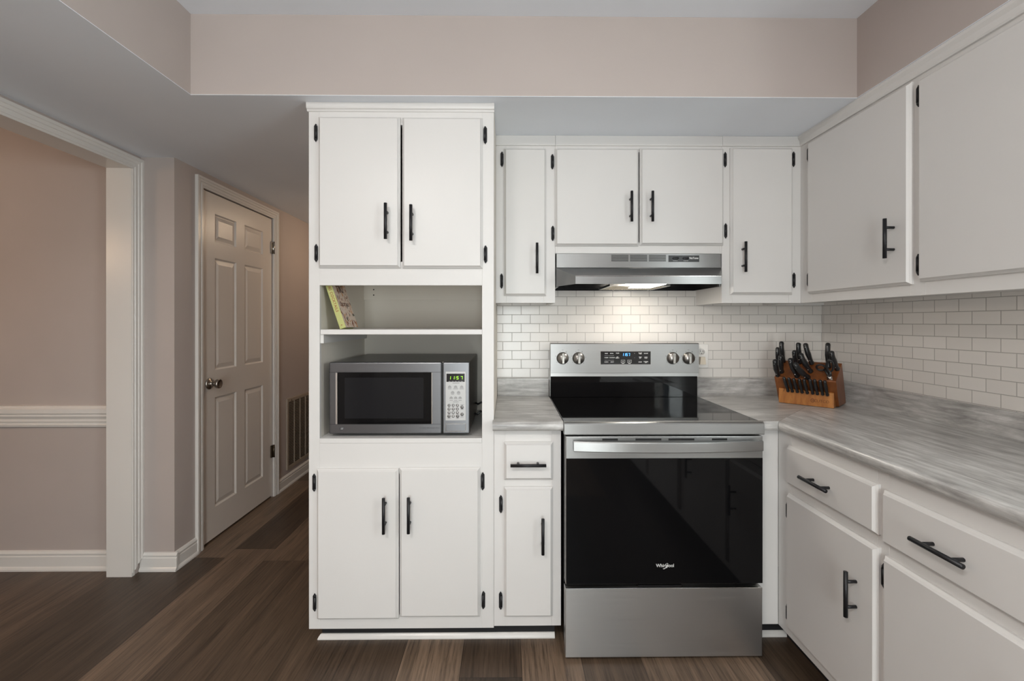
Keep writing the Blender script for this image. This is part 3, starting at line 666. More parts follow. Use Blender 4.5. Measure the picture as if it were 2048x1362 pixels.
# ------------------------------------------------------------------ seven segment digits
SEG = {'1': 'bc', '5': 'afgcd', '7': 'abc', ':': ''}
def seg7(mb, ch, x, z, wd, ht, th, M, sh=0.12, d=0.0004):
    h2 = ht / 2; g = th * 0.25
    def poly(ps): mb.prism([(x + px + sh * pz, z + pz) for px, pz in ps], 0, d, M=M)
    segs = {'a': [(g, ht - th), (wd - g, ht - th), (wd - g, ht), (g, ht)], 'd': [(g, 0), (wd - g, 0), (wd - g, th), (g, th)], 'g': [(g, h2 - th / 2), (wd - g, h2 - th / 2), (wd - g, h2 + th / 2), (g, h2 + th / 2)],
            'b': [(wd - th, h2 + g), (wd, h2 + g), (wd, ht - g), (wd - th, ht - g)], 'c': [(wd - th, g), (wd, g), (wd, h2 - g), (wd - th, h2 - g)],
            'f': [(0, h2 + g), (th, h2 + g), (th, ht - g), (0, ht - g)], 'e': [(0, g), (th, g), (th, h2 - g), (0, h2 - g)]}
    for s_ in SEG[ch]: poly(segs[s_])

# ------------------------------------------------------------------ range hood
t = thing('range_hood', 'stainless steel under-cabinet range hood with lit lamp above the range', 'range hood', (0.637, -0.2, 1.45))
HX0, HX1 = 0.2575, 1.0165; HY = -0.300
b = MB()
b.box(HX0, HX1, HY, HY + .012, 1.5375, 1.6028, 0.0015, 2); b.box(HX0, HX0 + .004, HY + .012, -0.008, 1.452, 1.6028); b.box(HX1 - .004, HX1, HY + .012, -0.008, 1.452, 1.6028); b.box(HX0 + .004, HX1 - .004, HY + .012, -0.008, 1.598, 1.6028)
b.build('front_panel', STEELH, t)
# flared canopy: sloping top, tapered ends, vertical lip
LX0, LX1, LY = 0.3237, 0.9505, -0.445
b = MB()
top = [(HX0, HY, 1.5365), (HX1, HY, 1.5365)]; lipt = [(LX0, LY, 1.4852), (LX1, LY, 1.4852)]; lipb = [(LX0, LY, 1.4515), (LX1, LY, 1.4515)]
base = [(HX0, HY, 1.4515), (HX1, HY, 1.4515)]
bm_ = bmesh.new()
V = lambda p: bm_.verts.new(p)
v = [V(p) for p in (top[0], top[1], lipt[1], lipt[0], lipb[0], lipb[1], base[0], base[1])]
for f in ((0, 1, 2, 3), (3, 2, 5, 4), (0, 3, 4, 6), (1, 7, 5, 2)): bm_.faces.new([v[i] for i in f])
bmesh.ops.recalc_face_normals(bm_, faces=bm_.faces)
r_ = bmesh.ops.solidify(bm_, geom=list(bm_.faces), thickness=0.0016)
b._join(bm_); b.build('canopy', STEELH, t)
b = MB(); b.box(LX0, LX1, LY - 0.0012, LY + .002, 1.4838, 1.4868, 0.0008, 1); b.build('lip_bead', CHROME, t)
b = MB(); b.box(HX0 + .004, HX1 - .004, HY + .0121, -0.008, 1.488, 1.492); b.box(HX0 + .0041, HX1 - .0041, -0.024, -0.0085, 1.4515, 1.4879); b.box(HX0 + .0041, HX0 + .012, HY + .0122, -0.0241, 1.4515, 1.4879); b.box(HX1 - .012, HX1 - .0041, HY + .0122, -0.0241, 1.4515, 1.4879)
b.prism([(HX0 + .006, -HY), (HX1 - .006, -HY), (LX1 - .004, -LY - .003), (LX0 + .004, -LY - .003)], 0, 0.003, M=frame((0, 0, 1.479), (1, 0, 0), (0, -1, 0), (0, 0, -1)))
b.build('underside', BENAMEL, t)
b = MB()
fx0, fx1, fy0, fy1, fz = 0.503, 0.782, -0.30, -0.030, 1.4535
for q in ((fx0, fx1, fy0, fy0 + .012), (fx0, fx1, fy1 - .012, fy1), (fx0, fx0 + .012, fy0 + .012, fy1 - .012), (fx1 - .012, fx1, fy0 + .012, fy1 - .012)): b.box(*q, fz, fz + .010)
fr = b.build('filter_frame', CHROME, t)
b = MB(); b.box(fx0 + .012, fx1 - .012, fy0 + .012, fy1 - .012, fz + .002, fz + .008); b.build('mesh', FILT, fr)
b = MB(); b.prism([(0.600, 0.39), (0.735, 0.39), (0.735, 0.150), (0.625, 0.150)], 0, 0.016, 0.004, 2, M=frame((0, 0, 1.4705), (1, 0, 0), (0, -1, 0), (0, 0, -1)))
o = b.build('lamp_lens', LENS, t); o['label'] = 'glowing white lamp lens'
b = MB(); Mh = FB(HY)
for gx in (0.510, 0.596, 0.683):
    for k_ in range(5): b.box(gx, gx + 0.079, 1.5680 + k_ * 0.0062, 1.5680 + k_ * 0.0062 + 0.0033, 0.0, 0.0004, M=Mh)
b.build('vent_slots', DARK, t)
cp = MB().box(0.7734, 0.9150, 1.5650, 1.5948, 0, 0.0016, 0.0005, 1, M=Mh).build('switch_panel', BPLAST, t)
for sx in (0.806, 0.853):
    b = MB(); b.sweep([(sx - .014, 1.5815, 0.002), (sx - .010, 1.5815, 0.004), (sx + .010, 1.5815, 0.004), (sx + .014, 1.5815, 0.002)], [(.002, .003), (.005, .003), (.005, .003), (.002, .003)], 12, (0, 1, 0), Mh); b.build('rocker_switch', BPLAST, cp)
b = MB(); b.text('NuTone', 0.0125, Mh @ Matrix.Translation((0.8895, 1.582, 0.0018)), bold=0.0003); b.build('lettering', PRINT, cp); b = MB(); b.text('HI FAN LO', 0.0045, Mh @ Matrix.Translation((0.8040, 1.570, 0.0018))); b.text('ON LIGHT OFF', 0.0045, Mh @ Matrix.Translation((0.8530, 1.570, 0.0018)), sx=0.75)
b.build('switch_lettering', PRINT, cp)

# ------------------------------------------------------------------ electric range
t = thing('electric_range', 'stainless steel freestanding electric range with black glass oven door', 'stove', (0.63, -0.35, 0))
RX0, RX1 = 0.2515, 1.0092; YD = -0.663
b = MB(); b.box(RX0 + .001, RX1 - .001, YD + .047, -0.03, 0.045, 0.897); b.build('body', BENAMEL, t)
for (x, y) in ((RX0 + .03, YD + .09), (RX1 - .03, YD + .09), (RX0 + .03, -0.08), (RX1 - .03, -0.08)):
    b = MB(); b.cyl((x, y, 0.0005), (x, y, 0.046), 0.016, n=16); b.build('foot', BPLAST, t)
b = MB(); b.box(RX0 - .0015, RX1 + .0015, YD + .028, -0.031, 0.8975, 0.9055, 0.0018, 2); b.build('cooktop', BGLASS, t)
b = MB()
tr = [(YD + .030, 0.9045), (YD + .030, 0.9065), (YD + .010, 0.9060), (YD + .002, 0.9035), (YD - .001, 0.8995), (YD - .001, 0.8620), (YD + .002, 0.8588), (YD + .040, 0.8588), (YD + .040, 0.8970), (YD + .030, 0.8970)]
b.loft([[(x, y, z) for y, z in tr] for x in (RX0 - .0025, RX1 + .004)]); b.build('cooktop_trim', STEEL, t)
b = MB(); YBG = -0.072
bgp = [(-0.030, 0.906), (-0.030, 1.180), (YBG + .006, 1.1805), (YBG, 1.1765), (YBG, 1.0300), (YBG + .006, 1.0285), (YBG + .004, 1.0115), (YBG + .030, 1.0115), (YBG + .030, 0.906)]
b.loft([[(x, y, z) for y, z in bgp] for x in (0.2528, 1.0095)]); bgd = b.build('backguard', STEEL, t)
b = MB(); b.box(0.2535, 1.0030, YBG + .003, YBG + .0295, 0.9060, 1.0112, 0.001, 1); b.build('backguard_glass', BGLASS, t)
Mg = FB(YBG)
for kx in (0.3138, 0.3945, 0.8756, 0.9562):
    b = MB(); b.lathe([(0.031, 0.0002), (0.031, 0.002), (0.0285, 0.0035), (0.0275, 0.016), (0.0262, 0.019), (0.0, 0.019)], 32, Mg @ Matrix.Translation((kx, 1.1045, 0)))
    kn = b.build('control_knob', KNOBM, t)
    b = MB(); b.box(kx - .0065, kx + .0065, 1.1045 - .0265, 1.1045 + .0265, 0.019, 0.0295, 0.002, 2, M=Mg); g_ = b.build('grip', mat('knob_grip_steel', (0.40, 0.385, 0.36), 0.3, 0.95), kn)
    b = MB(); b.box(kx - .0008, kx + .0008, 1.1045 + .008, 1.1045 + .024, 0.0295, 0.0299, M=Mg); b.build('pointer_line', DARK, kn)
for kx in (0.3138, 0.3945, 0.8756, 0.9562):
    b = MB()
    b.text('OFF', 0.0055, Mg @ Matrix.Translation((kx, 1.1455, 0.0003)), 0.0002); b.text('HI', 0.0045, Mg @ Matrix.Translation((kx + .018, 1.139, 0.0003)), 0.0002)
    for a in range(6):
        an = math.radians(215 - a * 52); rr_ = 0.0365
        b.box(kx + rr_ * math.cos(an) - .0016, kx + rr_ * math.cos(an) + .0016, 1.1045 + rr_ * math.sin(an) - .0012, 1.1045 + rr_ * math.sin(an) + .0012, 0.0001, 0.0004, M=Mg)
    b.build('knob_markings', PRINTG, t)
b = MB(); b.box(0.5055, 0.7640, 1.0710, 1.1404, 0, 0.0012, 0.0004, 1, M=Mg); b.build('display_bezel', CHROME, t)
dp = MB().box(0.5072, 0.7625, 1.0727, 1.1388, 0.0005, 0.0018, 0.0005, 1, M=Mg).build('display_panel', PANELB, t)
b = MB(); Md = Mg @ Matrix.Translation((0, 0, 0.0019))
for ch, dx in zip('1157', (0.6155, 0.6255, 0.6360, 0.6475)): seg7(b, ch, dx, 1.1155, 0.0078, 0.0145, 0.0021, Md)
for zz in (1.119, 1.126): b.box(0.6342, 0.6358, zz, zz + .0018, 0, 0.0004, M=Md)
b.build('clock_digits', LEDB, dp)
b = MB()
for (txt, x, z) in (('BAKE', 0.5360, 1.1285), ('BROIL', 0.5640, 1.1285), ('WARM', 0.5360, 1.1070), ('CONVECT', 0.5660, 1.1070), ('CLEAN', 0.5360, 1.0850), ('LIGHT', 0.5660, 1.0850), ('TIMER', 0.5930, 1.1295), ('SET', 0.5930, 1.1100), ('DELAY', 0.5930, 1.1050),
                    ('COOK', 0.7090, 1.1310), ('TIME', 0.7090, 1.1265), ('CLOCK', 0.7380, 1.1285), ('TEMP', 0.7090, 1.1095), ('SET', 0.7090, 1.1045), ('LOCK', 0.7380, 1.1095), ('3 SEC', 0.7380, 1.1045), ('START', 0.7090, 1.0845), ('CANCEL', 0.7380, 1.0870), ('OFF', 0.7380, 1.0820), ('+', 0.6800, 1.1280), ('-', 0.6800, 1.1070)):
    b.text(txt, 0.0062, Md @ Matrix.Translation((x, z, 0)), 0.0002, bold=0.0001)
for x in (0.6210, 0.6540):
    for q in ((x - .010, x + .010, 1.0945, 1.0953), (x - .010, x - .0092, 1.082, 1.0945), (x + .0092, x + .010, 1.082, 1.0945), (x - .010, x + .010, 1.0812, 1.082)): b.box(*q, 0, 0.0003, M=Md)
    b.text('ON' if x < .63 else 'OFF', 0.006, Md @ Matrix.Translation((x, 1.088, 0)), 0.0002)
    b.box(x - .006, x + .006, 1.0772, 1.0790, 0, 0.0003, M=Md)
for q in ((0.5270, 0.5750, 1.1165, 1.1170), (0.5270, 0.5750, 1.0935, 1.0940)): b.box(*q, 0, 0.0002, M=Md)
b.build('key_lettering', PRINT, dp)
# oven door
DX0, DX1 = 0.2535, 1.0070
b = MB(); b.box(DX0, DX1, YD, YD + .045, 0.2910, 0.8540, 0.003, 2); dr = b.build('oven_door', STEEL, t)
b = MB(); b.box(DX0 + .0025, DX1 - .0015, YD - .0022, YD + .001, 0.2935, 0.7705, 0.0008, 1); b.build('door_glass', BGLASS, dr)
Mo = FB(YD); b = MB()
for (a0, a1) in ((0.3934, 0.4526), (0.5199, 0.6185), (0.6455, 0.7446), (0.8117, 0.8701)):
    b.box(a0, a1, 0.8380, 0.8455, 0.0, 0.0006, 0.0002, 1, M=Mo)
b.build('vent_slots', DARK, dr)
b = MB(); secs = []
N = 28
for i in range(N + 1):
    s_ = i / N; x = 0.281 + s_ * (0.993 - 0.281); bow = 0.024 * (1 - (2 * s_ - 1) ** 2) + 0.022
    secs.append([(x, YD - bow - .006, 0.8040), (x, YD - bow - .008, 0.8065), (x, YD - bow - .008, 0.8385), (x, YD - bow - .006, 0.8420), (x, YD - bow + .006, 0.8415), (x, YD - bow + .006, 0.8045)])
b.loft(secs)
for x in (0.281, 0.975): b.box(x, x + .018, YD - .026, YD - .0005, 0.8070, 0.8385, 0.002, 1)
b.build('handle', STEEL, dr)
b = MB(); Ml = Mo @ Matrix.Translation((0, 0, 0.0023))
b.text('Whirlpool', 0.0178, Ml @ Matrix.Translation((0.6322, 0.3625, 0)), 0.0003, sx=0.92, bold=0.0002)
pts = [(0.6235, 0.3515), (0.6270, 0.3502), (0.6325, 0.3530), (0.6375, 0.3575), (0.6420, 0.3640), (0.6435, 0.3690), (0.6410, 0.3712), (0.6370, 0.3705)]
b.sweep([(x, z, 0.0003) for x, z in pts], [0.0005, .0011, .0012, .001, .0008, .0008, .0008, .0005], 8, (0, 0, 1), Ml)
b.build('logo', PRINT, dr)
b = MB(); b.box(DX0 - .001, DX1 - .001, YD, YD + .04, 0.0130, 0.2750, 0.0025, 2); sd = b.build('storage_drawer', STEELD, t)
b = MB(); b.box(DX0, DX1 - .002, YD - .0008, YD + .006, 0.2728, 0.2762, 0.0008, 1); b.build('drawer_top_edge', CHROME, sd)
b = MB(); b.box(0.53, 0.70, YD + .004, YD + .03, 0.2765, 0.2850, 0.001, 1); b.build('drawer_latch', BENAMEL, sd)

# ------------------------------------------------------------------ microwave in the niche
t = thing('microwave_oven', 'stainless steel countertop microwave in the open niche of the tall cabinet', 'microwave', (-0.395, -0.33, 0.8331))
MX0, MX1, MZ0, MZ1, MY = -0.6748, -0.1165, 0.8445, 1.1285, -0.577
b = MB(); b.box(MX0 + .003, MX1 - .003, MY + .028, -0.085, MZ0 + .001, MZ1, 0.004, 2); b.build('case', mat('dark_grey_case', (0.16, 0.155, 0.145), 0.35, 0.6), t)
for x in (MX0 + .05, MX1 - .05):
    for y in (MY + .07, -0.13): MB().cyl((x, y, 0.8332), (x, y, MZ0 + .002), 0.013, n=14).build('foot', BPLAST, t)
Mm = FB(MY)
MSPL = -0.2265
b = MB(); b.box(MX0, MSPL - .0015, MZ0, MZ1 + .0005, -0.028, 0, 0.005, 3, M=Mm); dm = b.build('door', STEELM, t)
b = MB(); b.box(-0.6395, -0.2687, 0.8840, 1.0885, -0.001, 0.0015, 0.0008, 1, M=Mm); b.build('door_window', BGLASS, dm)
b = MB(); b.box(-0.612, -0.300, 0.906, 1.068, 0.0014, 0.0017, M=Mm); b.build('window_screen', mat('perforated_screen', (0.012, 0.012, 0.0135), 0.06, spec=0.2), dm)
b = MB(); b.prism([(-0.6470, 0.8840), (-0.6395, 0.8840), (-0.6395, 1.0885), (-0.6470, 1.0885)], 0, 0.006, 0.001, 1, M=Mm); b.prism([(-0.2690, 0.8840), (-0.2645, 0.8840), (-0.2645, 1.0885), (-0.2690, 1.0885)], 0, 0.004, 0.001, 1, M=Mm); b.build('window_edge_trim', CHROME, dm)
b = MB()
for z in (0.8828, 1.0895): b.box(MX0 + .001, MSPL - .003, z - .0006, z + .0006, 0, 0.0003, M=Mm)
b.build('door_seam', DARK, dm)
b = MB(); b.lathe([(0.0075, 0.0), (0.0075, 0.0012), (0.0, 0.0014)], 24, Mm @ Matrix.Translation((-0.6239, 0.8655, 0))); em = b.build('badge', PRINTG, dm)
b = MB(); b.text('GE', 0.0085, Mm @ Matrix.Translation((-0.6239, 0.8655, 0.0014)), 0.0003, shear=0.3); b.build('badge_letters', SILVERP, em)
b = MB(); b.text('Turntable Microwave Oven', 0.0072, Mm @ Matrix.Translation((-0.2365, 0.8680, 0.0003)), 0.0002, 'RIGHT', shear=0.2, bold=0.0001); b.build('lettering', PRINTG, dm)
b = MB(); b.box(MSPL + .0015, MX1, MZ0, MZ1 + .0005, -0.028, 0, 0.005, 3, M=Mm); pn = b.build('control_housing', STEELM, t)
kp = MB().box(-0.2130, -0.1320, 0.8972, 1.0920, 0.0, 0.0018, 0.0008, 1, M=Mm).build('keypad', SILVERP, t)
b = MB(); b.box(-0.2090, -0.1370, 1.0510, 1.0835, 0.0015, 0.0025, 0.0003, 1, M=Mm); b.build('display', PANELB, kp)
b = MB(); Mk = Mm @ Matrix.Translation((0, 0, 0.0026))
for ch, dx in zip('1157', (-0.2010, -0.1865, -0.1700, -0.1540)): seg7(b, ch, dx, 1.0605, 0.0085, 0.0130, 0.0019, Mk, 0.10)
for zz in (1.0635, 1.0690): b.box(-0.1742, -0.1727, zz, zz + .0015, 0, 0.0003, M=Mk)
b.build('clock_digits', LEDG, kp)
b = MB()
for i in range(5): b.box(-0.2005 + i * .0122, -0.1925 + i * .0122, 1.0525, 1.0536, 0, 0.0002, M=Mk)
b.build('indicator_marks', SILVERP, kp)
c2m = lambda cx, cy: (-0.2252 + (cx - 45) * (0.1092 / 470), 1.1285 - (cy - 0) * 0.0002233 + 0.0122)
def k2(cx, cy):   # keypad crop pixels -> x, z
    return (-0.2130 + (cx - 103) / (465 - 103) * 0.0810, 1.0920 - (cy - 118) / (1005 - 118) * 0.1948)
def half(cx, cy, r=0.0072):
    x, z = k2(cx, cy)
    pts = [(x + r * math.cos(a), z - r * 0.6 + r * 1.35 * math.sin(a)) for a in [math.pi * i / 14 for i in range(15)]]
    MB().prism(pts, 0.0015, 0.0032, M=Mm).build('button', BTN, kp)
for cx, cy in ((177, 395), (284, 395), (390, 395), (230, 495), (336, 495)): half(cx, cy)
for cx, cy in ((205, 592), (284, 592), (362, 592)): half(cx, cy, 0.0068)
b = MB()
digs = '123456789'
for i, (cx, cy) in enumerate([(x, y) for y in (728, 795, 860) for x in (167, 240, 313)] + [(165, 925), (240, 925), (318, 925), (398, 762), (398, 892)]):
    x, z = k2(cx, cy); r = 0.0058 if i < 9 or i == 10 else 0.0068
    MB().cyl((x, z, 0.0015), (x, z, 0.0031), r, n=20, M=Mm).build('button', BTN, kp)
    if i < 9 or i == 10: b.text(digs[i] if i < 9 else '0', 0.0085, Mm @ Matrix.Translation((x, z, 0.0033)), 0.0002, bold=0.0002)
b.build('button_digits', PRINT, kp)
b = MB()
for cx, cy, wd in ((290, 328, .028), (177, 432, .014), (284, 432, .02), (390, 432, .017), (230, 530, .011), (336, 530, .011), (205, 640, .013), (284, 640, .013), (362, 640, .013), (287, 668, .022), (165, 968, .012), (318, 968, .011), (398, 722, .013), (398, 800, .011), (398, 940, .013)):
    x, z = k2(cx, cy); b.box(x - wd / 2, x + wd / 2, z - .0007, z + .0007, 0.0017, 0.002, M=Mm)
b.build('key_print', PRINTG, kp)
b = MB(); b.box(-0.2130, -0.1320, 0.8535, 0.8855, 0.0, 0.0012, 0.0006, 1, M=Mm); bt = b.build('open_button_bezel', CHROME, t)
b = MB(); b.box(-0.2115, -0.1335, 0.8550, 0.8840, 0.0006, 0.0030, 0.0012, 2, M=Mm); b.build('open_button', STEELM, bt)
b = MB()
b.sweep([(-0.118, -0.20, 0.90), (-0.105, -0.24, 0.902), (-0.090, -0.27, 0.915), (-0.078, -0.25, 0.912), (-0.0685, -0.20, 0.905)], [0.0045] * 5, 10)
b.sweep([(-0.118, -0.30, 0.870), (-0.105, -0.30, 0.866), (-0.090, -0.31, 0.882), (-0.078, -0.29, 0.874), (-0.0685, -0.25, 0.870)], [0.0045] * 5, 10)
b.build('power_cord', BPLAST, t)

# ------------------------------------------------------------------ cocktail book on the niche shelf
t = thing('book', 'lime-spined cocktail book leaning against the left side on the niche shelf', 'book', (-0.63, -0.49, 1.2592))
bu = Vector((-0.317, 0, 0.9484)); bt_ = Vector((0.9484, 0, 0.317)); bo = Vector((-0.6360, -0.562, 1.2596))
Mb = frame(bo, bt_, (0, 1, 0), bu)          # local: thickness, depth, height
Mb = Matrix(((bt_.x, 0, bu.x, bo.x), (0, 1, 0, bo.y), (bt_.z, 0, bu.z, bo.z), (0, 0, 0, 1)))
BT, BD, BH = 0.0245, 0.152, 0.208
b = MB(); b.box(0.0018, BT - .0018, 0.003, BD - .004, 0.003, BH - .003, M=Mb); b.build('page_block', PAGES, t)
b = MB(); b.box(0, BT, 0, 0.0018, 0, BH, 0.0006, 1, M=Mb); sp_ = b.build('spine', LIME, t)
b = MB(); b.box(BT - .0016, BT, 0.0018, BD, 0, BH, M=Mb); fc = b.build('front_cover', COVER, t)
b = MB(); b.box(0, 0.0016, 0.0018, BD, 0, BH, M=Mb); b.build('back_cover', LIME, t)
Msp = frame(bo + bu * 0.128 + bt_ * (BT / 2) + Vector((0, -0.0001, 0)), -bu, bt_, (0, -1, 0))
b = MB(); b.text('TIKI COCKTAILS', 0.0150, Msp, 0.0003, sx=0.96, bold=0.0003, track=1.12)
Msp2 = frame(bo + bu * 0.014 + bt_ * (BT / 2) + Vector((0, -0.0001, 0)), -bu, bt_, (0, -1, 0)); b.text('c', 0.011, Msp2, 0.0003, bold=0.0005)
b.build('spine_title', INKBR, sp_)
Mc = frame(bo + bt_ * BT + Vector((0, BD * .48, 0)), (0, 1, 0), bu, bt_)
b = MB(); b.text('TIKI', 0.042, Mc @ Matrix.Translation((0, 0.165, 0)), 0.0003, bold=0.0015); b.build('cover_title', INKDK, fc); b = MB(); b.text('COCKTAILS', 0.020, Mc @ Matrix.Translation((0, 0.098, 0)), 0.0003, bold=0.0006)
b.build('cover_subtitle', INKDK, fc)

# ------------------------------------------------------------------ outlet and plug
t = thing('wall_outlet', 'white duplex wall outlet on the tile just right of the range', 'outlet', (1.048, -0.006, 1.11))
Mw = FB(-0.0062)
b = MB(); b.box(1.0125, 1.0842, 1.0480, 1.1734, 0, 0.006, 0.0022, 2, M=Mw); b.build('cover_plate', WPLAST, t)
b = MB()
for z in (1.1330, 1.0890): b.lathe([(0.0165, 0.006), (0.0165, 0.0075), (0.0, 0.0076)], 24, Mw @ Matrix.Translation((1.0484, z, 0)))
b.build('receptacle', WPLAST, t)
b = MB()
for dx in (-0.006, 0.006): b.box(1.0484 + dx - .0012, 1.0484 + dx + .0012, 1.132, 1.140, 0.0075, 0.0079, M=Mw)
b.cyl((1.0484, 1.124, 0.0075), (1.0484, 1.124, 0.0079), 0.0025, n=10, M=Mw); b.build('slots', DARK, t)
b = MB(); b.loft([[(1.0330, 1.068, w_), (1.0640, 1.068, w_), (1.0600 if w_ > .01 else 1.0640, 1.1065, w_), (1.0370 if w_ > .01 else 1.0330, 1.1065, w_)] for w_ in (0.0078, 0.026)], Mw)
o = b.build('plug', IVORY); tag(o, 'small ivory plug in the lower socket of the wall outlet', 'plug')

# ------------------------------------------------------------------ knife block and knives
KO = Vector((1.3254, -0.2291, ZT + 0.0005)); ang = math.radians(-46.46)
KX = Vector((math.cos(ang), math.sin(ang), 0)); KY = Vector((-math.sin(ang), math.cos(ang), 0))
MK = frame(KO, KX, KY, (0, 0, 1))
kp3 = lambda l: MK @ Vector(l)
t = thing('knife_block', 'honey oak knife block full of black-handled knives on the corner counter', 'knife block', tuple(kp3((0.11, 0.09, 0))))
Mprof = MK @ frame((0, 0, 0), (0, 1, 0), (0, 0, 1), (1, 0, 0))      # local (y, z, x)
b = MB(); b.prism([(0.045, 0.004), (0.188, 0.004), (0.103, 0.195), (0.098, 0.1945), (-0.019, 0.124), (-0.020, 0.1195)], -0.013, 0.231, 0.002, 2, M=Mprof); b.build('block_body', OAKD, t)
b = MB(); b.prism([(0.0, 0.001), (0.060, 0.001), (0.030, 0.068), (0.006, 0.070), (0.0, 0.067)], 0.0, 0.219, 0.0015, 2, M=Mprof); tier = b.build('steak_knife_tier', OAK, t)
b = MB(); Mf = MK @ frame((0, -0.0004, 0), (1, 0, 0), (0, 0, 1), (0, -1, 0))
b.text('CUTCO', 0.0175, Mf @ Matrix.Translation((0.1730, 0.0265, 0)), 0.0003, sx=1.0, bold=-0.0003, track=0.95)
dx_, dz_ = 0.1385, 0.0265
for s_ in (-1, 1):
    for q in ((0.0, 1.0), (0.55, 0.45)):
        b.prism([(dx_ + s_ * 0.0008, dz_ + 0.011 * q[1]), (dx_ + s_ * (0.0095 * max(q[1], .5)), dz_ + 0.0006), (dx_ + s_ * (0.0095 * max(q[1], .5) - .0016), dz_ + 0.0006), (dx_ + s_ * 0.0008, dz_ + 0.011 * q[1] - .0028)][::s_], 0, 0.0003, M=Mf)
        b.prism([(dx_ + s_ * 0.0008, dz_ - 0.011 * q[1]), (dx_ + s_ * (0.0095 * max(q[1], .5)), dz_ - 0.0006), (dx_ + s_ * (0.0095 * max(q[1], .5) - .0016), dz_ - 0.0006), (dx_ + s_ * 0.0008, dz_ - 0.011 * q[1] + .0028)][::-s_], 0, 0.0003, M=Mf)
b.build('engraved_logo', BURN, tier)
b = MB(); b.prism([(0.021, 0.0555), (0.0235, 0.0555), (0.0255, 0.0700), (0.023, 0.0700)], 0, 0.0006, M=Mf); b.build('empty_slot', BURN, tier)
SL = Vector((0, 0.12, 0.073)).normalized(); SN = Vector((0, -0.073, 0.12)).normalized()
b = MB()
for y in (0.012, 0.047, 0.078): # slot lines across the sloping top
    c0 = Vector((0, y, 0.122 + (y + 0.02) * 0.6083)); 
    for (x0, x1) in ((-0.006, 0.045), (0.055, 0.125), (0.16, 0.225)):
        b.loft([[Vector((x, 0, 0)) + c0 + SL * s_ + SN * h for s_, h in ((-.0012, .0002), (.0012, .0002), (.0012, .0007), (-.0012, .0007))] for x in (x0, x1)], MK)
b.build('slots', BURN, t)

def knife(name, label, base, tip, rad, group, rivets=True, curve=0.008, blade=0.05, flat=1.45):
    B = Vector(base); T = Vector(tip); d = (T - B); L = d.length; dn = d.normalized()
    side = Vector((1, 0, 0)); bend = (side - dn * side.dot(dn)).normalized()       # blade plane across the block
    front = dn.cross(bend).normalized()
    if front.y > 0: front = -front
    root = thing(name, label, 'knife', tuple(kp3(B)), group)
    prof = [(0.0, .95, 0), (.06, 1.05, .0), (.15, .82, .1), (.32, .95, .5), (.52, 1.12, .9), (.70, 1.0, 1.0), (.84, .98, .6), (.93, 1.02, .1), (.98, .75, -.2), (1.0, .25, -.3)]
    pts = [B + dn * L * s_ + front * (curve * c) for s_, r, c in prof]
    b = MB(); b.sweep([kp3(p) for p in pts], [(rad * r * flat * .8, rad * r * .85) for s_, r, c in prof], 14, (MK.to_3x3() @ front)); h = b.build('handle', BPLAST, root)
    if rivets:
        b = MB()
        for s_ in (.22, .86):
            p = B + dn * L * s_ + front * (curve * (.3 if s_ < .5 else .5)) + front * rad * flat * .8 * .93
            b.cyl(kp3(p - front * .002), kp3(p + front * .0012), 0.0019, n=10)
        b.build('rivet', CHROME, h)
    b = MB()
    e = bend * 0.0008; f_ = front * rad * 0.8
    bd = -SN if rivets else Vector((0, 0.8, -0.6))
    b.loft([[kp3(B + (dn * s_ if s_ > 0 else bd * -s_) + e * q0 + f_ * q1) for q0, q1 in ((-1, -1), (1, -1), (1, 1), (-1, 1))] for s_ in (0.002, -blade)]); b.build('blade', CHROME, root)
    return root
BIG = [('left back corner slot', (-0.0034, 0.0875, 0.1874), (-0.0054, 0.0619, 0.2889)), ('far left side, second from the back', (-0.0106, 0.0442, 0.1611), (-0.0095, 0.0175, 0.2618)),
       ('far left side, third from the back', (0.0090, 0.0140, 0.1427), (0.0180, -0.032, 0.2275)), ('far left front corner slot', (0.0000, -0.0158, 0.1246), (0.0020, -0.0641, 0.2081)),
       ('middle back, upright and rounded', (0.0686, 0.0858, 0.1864), (0.0679, 0.0567, 0.2857)), ('middle, second row from the back', (0.0615, 0.0601, 0.1707), (0.0648, -0.0013, 0.2504)),
       ('middle front, standing steepest', (0.0801, -0.0142, 0.1255), (0.062, -0.0552, 0.2176)), ('centre, leaning left over the block', (0.1259, 0.0307, 0.1528), (0.0945, -0.0199, 0.2391)),
       ('middle front, leaning lowest', (0.1244, -0.0163, 0.1243), (0.0879, -0.0838, 0.1984)), ('back, between the middle pair and the shears', (0.1172, 0.0843, 0.1854), (0.0968, 0.0538, 0.284)),
       ('right side, tallest beside the shears', (0.1862, 0.0651, 0.1737), (0.1854, 0.0605, 0.288)), ('right back edge, leaning over the shears', (0.2222, 0.0572, 0.1689), (0.2081, 0.0046, 0.254))]
for i, (lb, p0, p1) in enumerate(BIG):
    if p0[1] < 0: p0 = tuple(Vector(p0) + SL * 0.008)
    knife('kitchen_knife', 'black-handled kitchen knife in the block, ' + lb, p0, p1, 0.0122 if i not in (1, 5) else 0.0108, 'kitchen knives in the block')
ORD = ['leftmost', 'second from left', 'third from left', 'fourth from left', 'middle (fifth from left)', 'fourth from right', 'third from right', 'second from right', 'rightmost']
ST = [((0.0414, 0.0578), (0.0312, 0.1275)), ((0.0596, 0.0576), (0.0506, 0.1265)), ((0.08, 0.0579), (0.071, 0.1247)), ((0.0989, 0.0573), (0.0935, 0.1253)), ((0.1199, 0.057), (0.1121, 0.1256)),
      ((0.1407, 0.0571), (0.1351, 0.1277)), ((0.1588, 0.0565), (0.1532, 0.128)), ((0.179, 0.057), (0.1745, 0.1267)), ((0.1967, 0.0564), (0.1921, 0.1257))]
